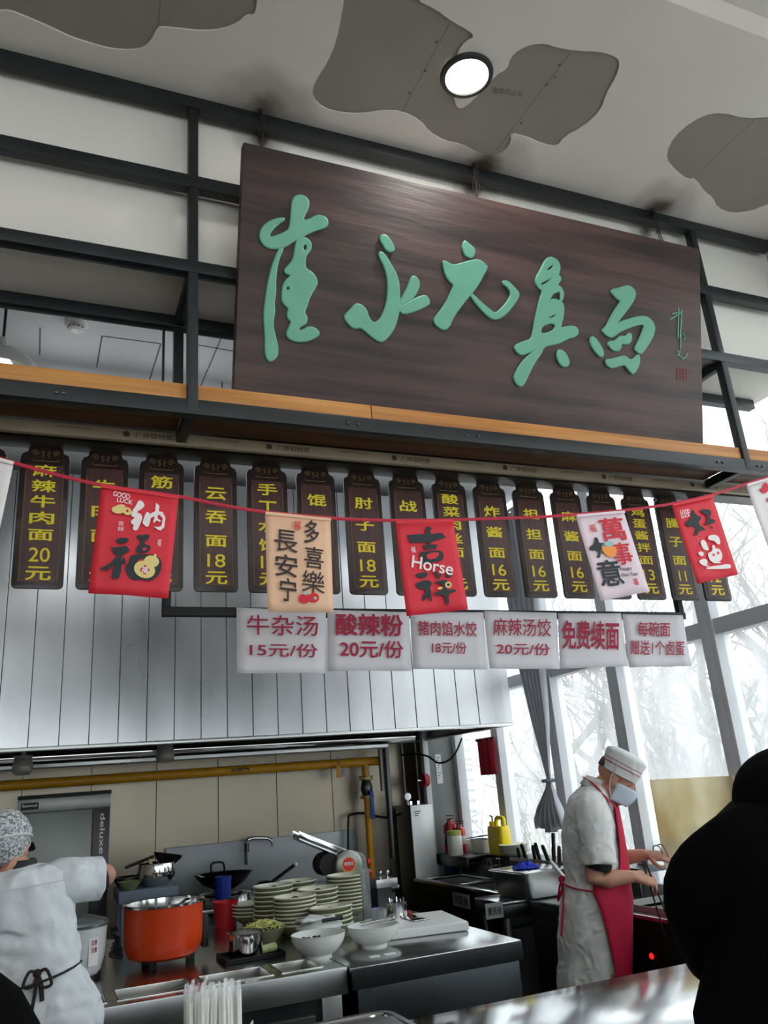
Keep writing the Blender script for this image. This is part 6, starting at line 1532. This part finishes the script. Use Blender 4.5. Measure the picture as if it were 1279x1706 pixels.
# --- the cook on the left, seen from behind
LY = 3.36
def Pl(x, y, off=0.0): return P(x, y, Y=LY+off)
EX = Vector((1, 0, 0)); NY_ = Vector((0, 1, 0)); ZZ = Vector((0, 0, 1))
t = thing('person', 'cook seen from behind in white tunic and hair net, one elbow raised', 'person', (Pl(45, 1600).x, LY, 0))
hc = Pl(12, 1410); f2 = Vector((.35, .93, -.12)).normalized(); u2 = Vector((.03, .1, 1)).normalized()
nk = Pl(28, 1450); pv = Pl(48, 1640); shR, shL = Pl(108, 1462), Pl(-48, 1470)
elR = Pl(176, 1458, .06); wrR = Vector((elR.x-.05, elR.y+.23, elR.z+.0)); elL = Vector((shL.x-.05, shL.y+.05, shL.z-.27)); wrL = Vector((elL.x+.03, elL.y+.22, elL.z+.02))
b = MB(); add_head(b, hc, f2, u2, .88)
b.tube([nk-ZZ*.06, nk, hc-u2*.05-f2*.03], [.075, .056, .052], 16); b.tube([nk-ZZ*.03, nk.lerp(pv, .4), pv], [.08, .115, .12], 18)
for sh, el, wr in ((shR, elR, wrR), (shL, elL, wrL)):
    b.tube([nk-ZZ*.07, sh, sh.lerp(el, .6), el, el.lerp(wr, .3), el.lerp(wr, .75), wr], [.06, .055, .047, .040, .04, .03, .025], 16)
    add_hand(b, wr, (wr-el), ZZ, -EX if sh is shR else EX, curl=.6, thumb=.7, s=.9)
for q in (-1, 1):
    hp = pv+EX*.09*q; kn_ = Vector((hp.x, hp.y+.02, .46)); an = Vector((hp.x, hp.y, .09))
    b.tube([pv+EX*.05*q, hp-ZZ*.05, hp.lerp(kn_, .5), kn_, kn_.lerp(an, .35), an], [.10, .09, .078, .058, .054, .04], 16)
    b.loft([ring(Vector((an.x, an.y, .012))+NY_*.05, .12, .04, NY_, EX, 18, 2.5), ring(Vector((an.x, an.y, .06))+NY_*.03, .09, .038, NY_, EX, 18), ring(Vector((an.x, an.y, .12)), .045, .04, NY_, EX, 18)])
remesh(b, .0055, 5).build('body', skin, t, smooth=180)
face_parts(t, hc, f2, u2, .88)
r2 = f2.cross(u2).normalized(); M3 = Matrix((f2, r2, u2)).transposed().to_4x4()
hm = MB(); hm.ball(hc-f2*.014+u2*.022, (.092, .074, .090), 28, 18, M3)
hm.build('gathered_hair', hair_m, t)
net_m = mat('hair_net', (222, 228, 232), .8, bump=.9, bscale=60)
ntm = net_m.node_tree; bs = ntm.nodes['Principled BSDF']
nzz = ntm.nodes.new('ShaderNodeTexNoise'); nzz.inputs['Scale'].default_value = 110; nzz.inputs['Detail'].default_value = 6; nzz.inputs['Distortion'].default_value = .5
rpz = ntm.nodes.new('ShaderNodeMapRange'); rpz.inputs[1].default_value = .42; rpz.inputs[2].default_value = .60; rpz.inputs[3].default_value = .25; rpz.inputs[4].default_value = .9
tcz = ntm.nodes.new('ShaderNodeTexCoord'); ntm.links.new(tcz.outputs['Object'], nzz.inputs[0]); ntm.links.new(nzz.outputs[0], rpz.inputs[0]); ntm.links.new(rpz.outputs[0], bs.inputs['Alpha'])
nm = MB(); nm.ball(hc-f2*.016+u2*.026, (.099, .079, .099), 44, 30, M3)
nt_o = wrinkle(nm, .006, 40, 1).build('hair_net', net_m, t, smooth=180)
bd = MB(); bd.tube([hc-f2*.016+u2*.015+M3.to_3x3() @ Vector((.102*math.cos(a_), .082*math.sin(a_), .018*math.sin(a_*1.0))) for a_ in [2*math.pi*k/40 for k in range(41)]], .004, 6)
bd.build('elastic_band', white_cot, nt_o)
vz = MB(); rows = []
for j in range(5):
    row = []
    for i in range(13):
        ph = math.radians(-62+124*i/12); rr_ = .09+.09*j/4*math.cos(ph*1.2)
        row.append(hc+u2*(.012-.018*j/4)+f2*(rr_*math.cos(ph))+r2*(.086*math.sin(ph)*(1+.05*j/4)))
    rows.append(row)
o = vz.loft(rows, False, False).build('cap_visor', mat('navy_visor', (30, 34, 46), .6), t); sd = o.modifiers.new('s', 'SOLIDIFY'); sd.thickness = .004
tun = mat('white_tunic', (210, 216, 220), .9, var=.02, vscale=14, crease=.7, cscale=12)
TO = [(1441, -6, 66, .06), (1447, -38, 98, .085), (1456, -58, 120, .105), (1475, -66, 128, .125), (1520, -62, 125, .13), (1560, -58, 127, .13), (1600, -54, 132, .13), (1618, -52, 136, .132), (1645, -54, 152, .145), (1675, -56, 168, .155), (1697, -58, 170, .16), (1745, -60, 166, .162)]
m = MB(); rs = []
for y, l, rt, w_ in dense(TO, 60):
    a, c_ = Pl(l, y), Pl(rt, y); mid = (a+c_)/2
    cz = mid.z
    rs.append([mid+EX*((c_-a).length/2*math.cos(2*math.pi*i/72)*(1+(.018*math.sin(i*.61) if y > 1625 else 0)))+NY_*(w_*math.sin(2*math.pi*i/72)) for i in range(72)])
m.loft(rs, True)
wrinkle(m, .011, 10, 3.3, (1, 1, 1), 1.0).build('white_tunic', tun, t, smooth=180)
seam = MB()
for off in (0,):
    seam.tube([Pl(-40+150*k/12, 1492-24*(k/12)**1.2-2, -.136) for k in range(13)], .0018, 5)
seam.build('yoke_seam', tun, t)
for sh, el, of in ((shR, elR, 1), (shL, elL, -1)):
    e2 = sh.lerp(el, .80)-ZZ*.008; s0 = nk.lerp(sh, .55)-ZZ*.03
    sl = MB(); pts = spline([s0, sh-ZZ*.01, sh.lerp(e2, .5)-ZZ*.006, e2], 6); n_ = len(pts)
    sl.tube(pts, [.058+.022*math.sin(min(1, k/(n_*.4))*math.pi/2)-.004*k/n_ for k in range(n_)], 30)
    wrinkle(sl, .010, 13, 6+of, amt2=.6).build('sleeve', tun, t, smooth=180)
    MB().tube([e2, e2+(el-e2).normalized()*.02], [.055, .05], 20).build('dark_cuff', black_m, t, smooth=60)
MB().loft([ring(nk+Vector((-.005, .0, .0)), .080, .074, n=24), ring(nk+Vector((-.005, .0, .034)), .066, .062, n=24)], cap=False).build('dark_collar', black_m, t)
tie = MB()
pts = []
tie_m = mat('apron_tape', (40, 34, 34), .8)
for k in range(14):
    x = -50+184*k/13; y = 1650-50*(k/13)**1.3 if x > 20 else 1652
    u_ = (x-38)/92; p = Pl(x, y); p.y = LY-.150*math.sqrt(max(0, 1-min(1, abs(u_))**2))-.016; pts.append(p)
tie.tube(pts, .008, 8, flat=.5)
k0 = Pl(62, 1622, -.15)
tie.ball(k0, .014, 10, 8)
for dx, dz in ((.045, -.035), (-.04, -.03)): tie.tube(spline([k0, k0+Vector((dx*.6, -.012, .01)), k0+Vector((dx, -.012, dz)), k0+Vector((dx*.3, -.01, dz*1.1)), k0], 5), .005, 6)
tie.tube(spline([k0, Pl(58, 1655, -.155), Pl(50, 1700, -.16)], 6), .0055, 6); tie.tube(spline([k0, Pl(68, 1640, -.155), Pl(70, 1668, -.16)], 6), .0075, 6)
tie.build('apron_tie', tie_m, t)
tr_ = MB()
for q in (-1, 1):
    hp = pv+EX*.09*q; tr_.tube([Vector((hp.x, hp.y, .80)), Vector((hp.x, hp.y+.02, .45)), Vector((hp.x, hp.y, .07))], [.11, .085, .075], 18)
tr_.build('trousers', mat('green_black_trousers', (34, 42, 40), .85), t, smooth=180)
for q in (-1, 1):
    sh_ = MB(); shoe(sh_, pv+EX*.09*q, NY_); sh_.build('shoe', black_m, t, smooth=60)

# --- two customers in black coats
coat = mat('black_coat', (4, 4, 5), .95, spec=.1)
coat2 = mat('black_hood', (8, 8, 9), .95, spec=.1)
def customer(label, cx, cy, s, outl, hood, armL):
    t = thing('person', label, 'person', (cx, cy, 0))
    hc = Vector((cx, cy, 1.505*s)); nk = Vector((cx, cy-.01, 1.38*s)); pv = Vector((cx, cy, .88*s))
    b = MB(); add_head(b, hc, Vector((0, 1, -.1)), ZZ, .95)
    b.tube([nk-ZZ*.06, nk, hc-ZZ*.05], [.07, .056, .054], 14); b.tube([nk-ZZ*.03, nk.lerp(pv, .4), pv], [.08, .115, .12], 16)
    for q in (-1, 1):
        sh = Vector((cx+.17*q, cy, 1.33*s)); el = Vector((cx+.25*q, cy-.02, 1.06*s)); wr = Vector((cx+.2*q, cy+.12, .92*s))
        if hood: sh = Vector((cx+.16*q, cy, armL[1]-.035)); el = Vector((cx+(armL[0]+.02)*q, cy+.09, armL[1]-.085)); wr = Vector((cx+.06*q, cy+.25, 1.15))
        b.tube([nk-ZZ*.07, sh, el, wr], [.06, .055, .042, .027], 14); add_hand(b, wr, wr-el, EX*q, NY_+ZZ*.2, .7, .6, .95)
        hp = pv+EX*.09*q; b.tube([pv+EX*.05*q, hp-ZZ*.05, Vector((hp.x, hp.y+.01, .47)), Vector((hp.x, hp.y, .09))], [.1, .09, .06, .04], 14)
        b.loft([ring(Vector((hp.x, hp.y, .012))+NY_*.05, .12, .04, NY_, EX, 16, 2.5), ring(Vector((hp.x, hp.y, .06))+NY_*.03, .09, .038, NY_, EX, 16), ring(Vector((hp.x, hp.y, .12)), .045, .04, NY_, EX, 16)])
    remesh(b, .008, 5).build('body', skin2, t, smooth=180)
    face_parts(t, hc, Vector((0, 1, -.1)), ZZ, .95)
    m = MB(); rs = []
    for z, w_, dpt in outl: rs.append(ring((cx, cy, z), w_, dpt, n=48))
    m.loft(rs); wrinkle(m, .006, 7, cx).build('padded_coat', coat, t, smooth=180)
    for q in (-1, 1):
        sl = MB(); sh = Vector((cx+(armL[0]-.05)*q, cy, armL[1])); el = Vector((cx+(armL[0]+.045)*q, cy-.03, armL[1]-.26)); wr = Vector((cx+.22*q, cy+.10, .95*s))
        if hood: el = Vector((cx+(armL[0]+.02)*q, cy+.08, armL[1]-.085)); wr = Vector((cx+.085*q, cy+.23, 1.155))
        pts = spline([Vector((cx+.08*q, cy, armL[1]+.05)), sh, el, wr], 6); n_ = len(pts)
        sl.tube(pts, [.05+.042*math.sin(min(1, k/(n_*.4))*math.pi/2)-.03*(k/n_)**2 for k in range(n_)], 26)
        wrinkle(sl, .005, 9, cx+q).build('coat_sleeve', coat, t, smooth=180)
    if hood:
        h = MB(); h.ball(hc+Vector((0, -.02, .005)), (.128, .132, .122), 30, 20)
        hv = [p for p in h.v]
        h.loft([ring((cx, cy-.02, 1.35*s), .19, .14, n=30), ring((cx, cy-.02, 1.40*s), .15, .135, n=30), ring((cx, cy-.02, 1.46*s), .128, .13, n=30)], cap=True)
        # the opening faces the counter
        h.v = [Vector((p.x, min(p.y, hc.y+.085), p.z)) for p in h.v]
        wrinkle(remesh(h, .01, 5), .004, 12).build('hood', coat2, t, smooth=180)
    else:
        h = MB(); h.ball(hc+Vector((0, -.014, .034)), (.082, .098, .092), 26, 16); h.build('short_hair', hair_m, t)
    tr_ = MB()
    for q in (-1, 1):
        hp = pv+EX*.09*q; tr_.tube([Vector((hp.x, hp.y, .82*s)), Vector((hp.x, hp.y+.02, .45)), Vector((hp.x, hp.y, .07))], [.11, .085, .075], 16); sh_ = MB(); shoe(sh_, hp, NY_); sh_.build('shoe', black_m, t, smooth=60)
    tr_.build('trousers', mat('black_trousers', (12, 12, 14), .9, spec=.2), t, smooth=180)
CY = 1.45
top = P(1279, 1243, Y=CY); e1 = P(1105, 1500, Y=CY)
cxx = P(1300, 1300, Y=CY).x
customer('customer in a black hooded coat standing with their back turned at the service counter', cxx, CY, 1.6/1.62, [(.78, .26, .17), (1.0, .33, .18), (1.10, .33, .19), (1.20, .265, .18), (1.30, .255, .175), (1.40, .25, .15), (1.46, .20, .13), (1.50, .13, .10)], True, (.20, 1.405))
customer('customer in a black coat whose shoulder cuts into the lower left corner', P(-165, 1600, Y=1.40).x-.125, 1.40, 1.0, [(.78, .26, .17), (1.0, .27, .18), (1.2, .26, .17), (1.33, .23, .155), (1.39, .17, .13), (1.43, .09, .09)], False, (.26, 1.31))

# steam over the boiler
st_m = bpy.data.materials.new('steam'); st_m.use_nodes = True; nt = st_m.node_tree
for n in list(nt.nodes):
    if n.type == 'BSDF_PRINCIPLED': nt.nodes.remove(n)
vol = nt.nodes.new('ShaderNodeVolumeScatter'); vol.inputs['Color'].default_value = (1, 1, 1, 1)
tc = nt.nodes.new('ShaderNodeTexCoord'); nz = nt.nodes.new('ShaderNodeTexNoise'); nz.inputs['Scale'].default_value = 7
nt.links.new(tc.outputs['Object'], nz.inputs[0])
mr = nt.nodes.new('ShaderNodeMapRange'); mr.inputs[1].default_value = .42; mr.inputs[2].default_value = .75; mr.inputs[3].default_value = 0; mr.inputs[4].default_value = 3.5
nt.links.new(nz.outputs[0], mr.inputs[0]); nt.links.new(mr.outputs[0], vol.inputs['Density']); nt.links.new(vol.outputs[0], nt.nodes['Material Output'].inputs['Volume'])
m = MB(); m.ball((3.13, 3.55, 1.08), (.20, .30, .20), 20, 14)
o = single(m, 'steam', st_m, 'thin white steam rising from the noodle boiler', 'steam'); o['kind'] = 'stuff'

# ------------------------------------------------------------------ outside the windows
random.seed(11)
struct(MB().box((XR+.15, -14, -.3), (40, 30, -.2)), 'ground', mat('pale_ground', (176, 176, 172), .9, var=.1))
sid = mat('white_siding', (218, 224, 226), .7, var=.02)
t = thing('neighbour_building', 'pale clad building beyond the far kitchen window', 'building', (7.0, 15, -.2))
m = MB()
for k in range(17): m.box((6.6, 11.2, -.2+k*.30), (7.4, 11.26, -.2+k*.30+.288)).box((6.6, 11.26, -.2+k*.30), (6.66, 20, -.2+k*.30+.288))
m.box((6.64, 11.24, -.2), (7.38, 20, 4.9))
m.build('siding', sid, t)
MB().box((6.5, 11.1, 4.9), (7.5, 20, 5.0)).build('roof_edge', white_al, t)
m = MB()
for k in range(16): m.box((6.57, 12.3, .4+k*.16), (6.598, 14.2, .4+k*.16+.05))
m.build('louvre', mat('louvre_grey', (120, 126, 132), .6), t)
t = thing('low_wall', 'long pale low wall beyond the bare trees outside', 'wall', (14, 14, -.2))
MB().box((14, 4, -.2), (14.2, 24, 1.5)).build('wall_panel', mat('far_wall', (176, 178, 176), .9), t)
t = thing('far_house', 'pale low house far beyond the bare trees', 'building', (22, 22, -.2))
MB().box((19, 12, -.2), (25, 26, 2.6)).build('house_wall', mat('far_house_wall', (170, 174, 178), .9), t)
MB().prism([(18.6, 11.6, 2.6), (25.4, 11.6, 2.6), (22, 11.6, 4.0)], (0, 14.8, 0)).build('roof', mat('far_roof', (120, 122, 126), .9), t)
bark = mat('pale_bark', (98, 92, 86), .9, var=.15, vscale=12)
def tree(x, y, h, seed, label, lean=0.0, spread=1.0):
    random.seed(seed); m = MB(); tw = MB()
    def br(p, d, ln, r, lv):
        q = p; pts = [p]; dd = d
        for k in range(4):
            dd = (dd+Vector((random.uniform(-.18, .18), random.uniform(-.18, .18), random.uniform(-.05, .16)))).normalized(); q = q+dd*ln/4; pts.append(q)
        (m if lv < 2 else tw).tube(pts, [r*(1-.13*k) for k in range(5)], 7 if lv < 2 else 4, cap=False)
        if lv < 4:
            for k in range(3 if lv else 5):
                i = random.randint(1, 4); ax = Vector((random.uniform(-1, 1), random.uniform(-1, 1), random.uniform(-.1, .8))).normalized()
                br(pts[i], (dd*.55+ax*.85*spread).normalized(), ln*random.uniform(.55, .8), r*.52, lv+1)
    br(Vector((x, y, -.2)), Vector((lean, lean*.5, 1)).normalized(), h*.5, .11*h/5, 0)
    t = thing('bare_tree', label, 'tree', (x, y, -.2), 0, 'bare trees outside the windows')
    m.build('trunk', bark, t); q = tw.build('twigs', bark, t)
tree(7.0, 9.7, 5.5, 1, 'thick bare leaning tree outside right of the tied curtain', .22, 1.1)
tree(9.2, 11.2, 5.5, 2, 'bare tree outside above the cap of the bending cook', -.1)
tree(8.2, 9.2, 5.0, 3, 'bare tree outside just right of the first mullion', .1)
tree(10.0, 10.5, 6.0, 4, 'tall bare tree outside above the cream board', 0)
tree(12.5, 14.6, 6.5, 5, 'bare tree far outside between two nearer trees', .1)
tree(8.6, 7.5, 5.5, 6, 'bare tree outside beyond the wide right mullion', -.1)
tree(10.6, 8.8, 5.5, 7, 'bare tree outside at the right edge of the view', .05)
def thicket(x, y, seed, label):
    random.seed(seed); m = MB()
    for k in range(46):
        p = Vector((x+random.uniform(-.9, .9), y+random.uniform(-.9, .9), -.2)); d = Vector((random.uniform(-.5, .5), random.uniform(-.5, .5), 1)).normalized(); pts = [p]
        for j in range(5): d = (d+Vector((random.uniform(-.3, .3), random.uniform(-.3, .3), .05))).normalized(); p = p+d*.42; pts.append(p)
        m.tube(pts, [.012, .011, .009, .007, .005, .003], 4, cap=False)
        for j in range(3):
            q = pts[random.randint(2, 4)]; e_ = Vector((random.uniform(-1, 1), random.uniform(-1, 1), random.uniform(.1, .9))).normalized()
            m.tube([q, q+e_*.25, q+e_*.45+Vector((0, 0, .05))], [.006, .004, .002], 4, cap=False)
    t = thing('bare_shrub', label, 'shrub', (x, y, -.2), 0, 'bare shrubs outside the windows'); m.build('stems', bark, t)
for k, (x, y, lb) in enumerate(((5.9, 9.0, 'leafless shrub outside behind the tied curtain'), (6.4, 8.2, 'leafless shrub outside just left of the bending cook'), (6.9, 7.9, 'leafless shrub outside behind the cap of the bending cook'), (7.5, 7.8, 'leafless shrub outside above the left half of the cream board'), (8.8, 9.7, 'leafless shrub in the second row outside'), (7.4, 6.3, 'leafless shrub outside beyond the wide right mullion'), (8.4, 8.4, 'leafless shrub farther out above the right half of the cream board'), (6.2, 6.9, 'leafless shrub outside nearest the cream board'), (7.2, 8.8, 'leafless shrub outside behind the first mullion'))):
    thicket(x, y, 50+k, lb)
bpy.data.objects.remove(_to)
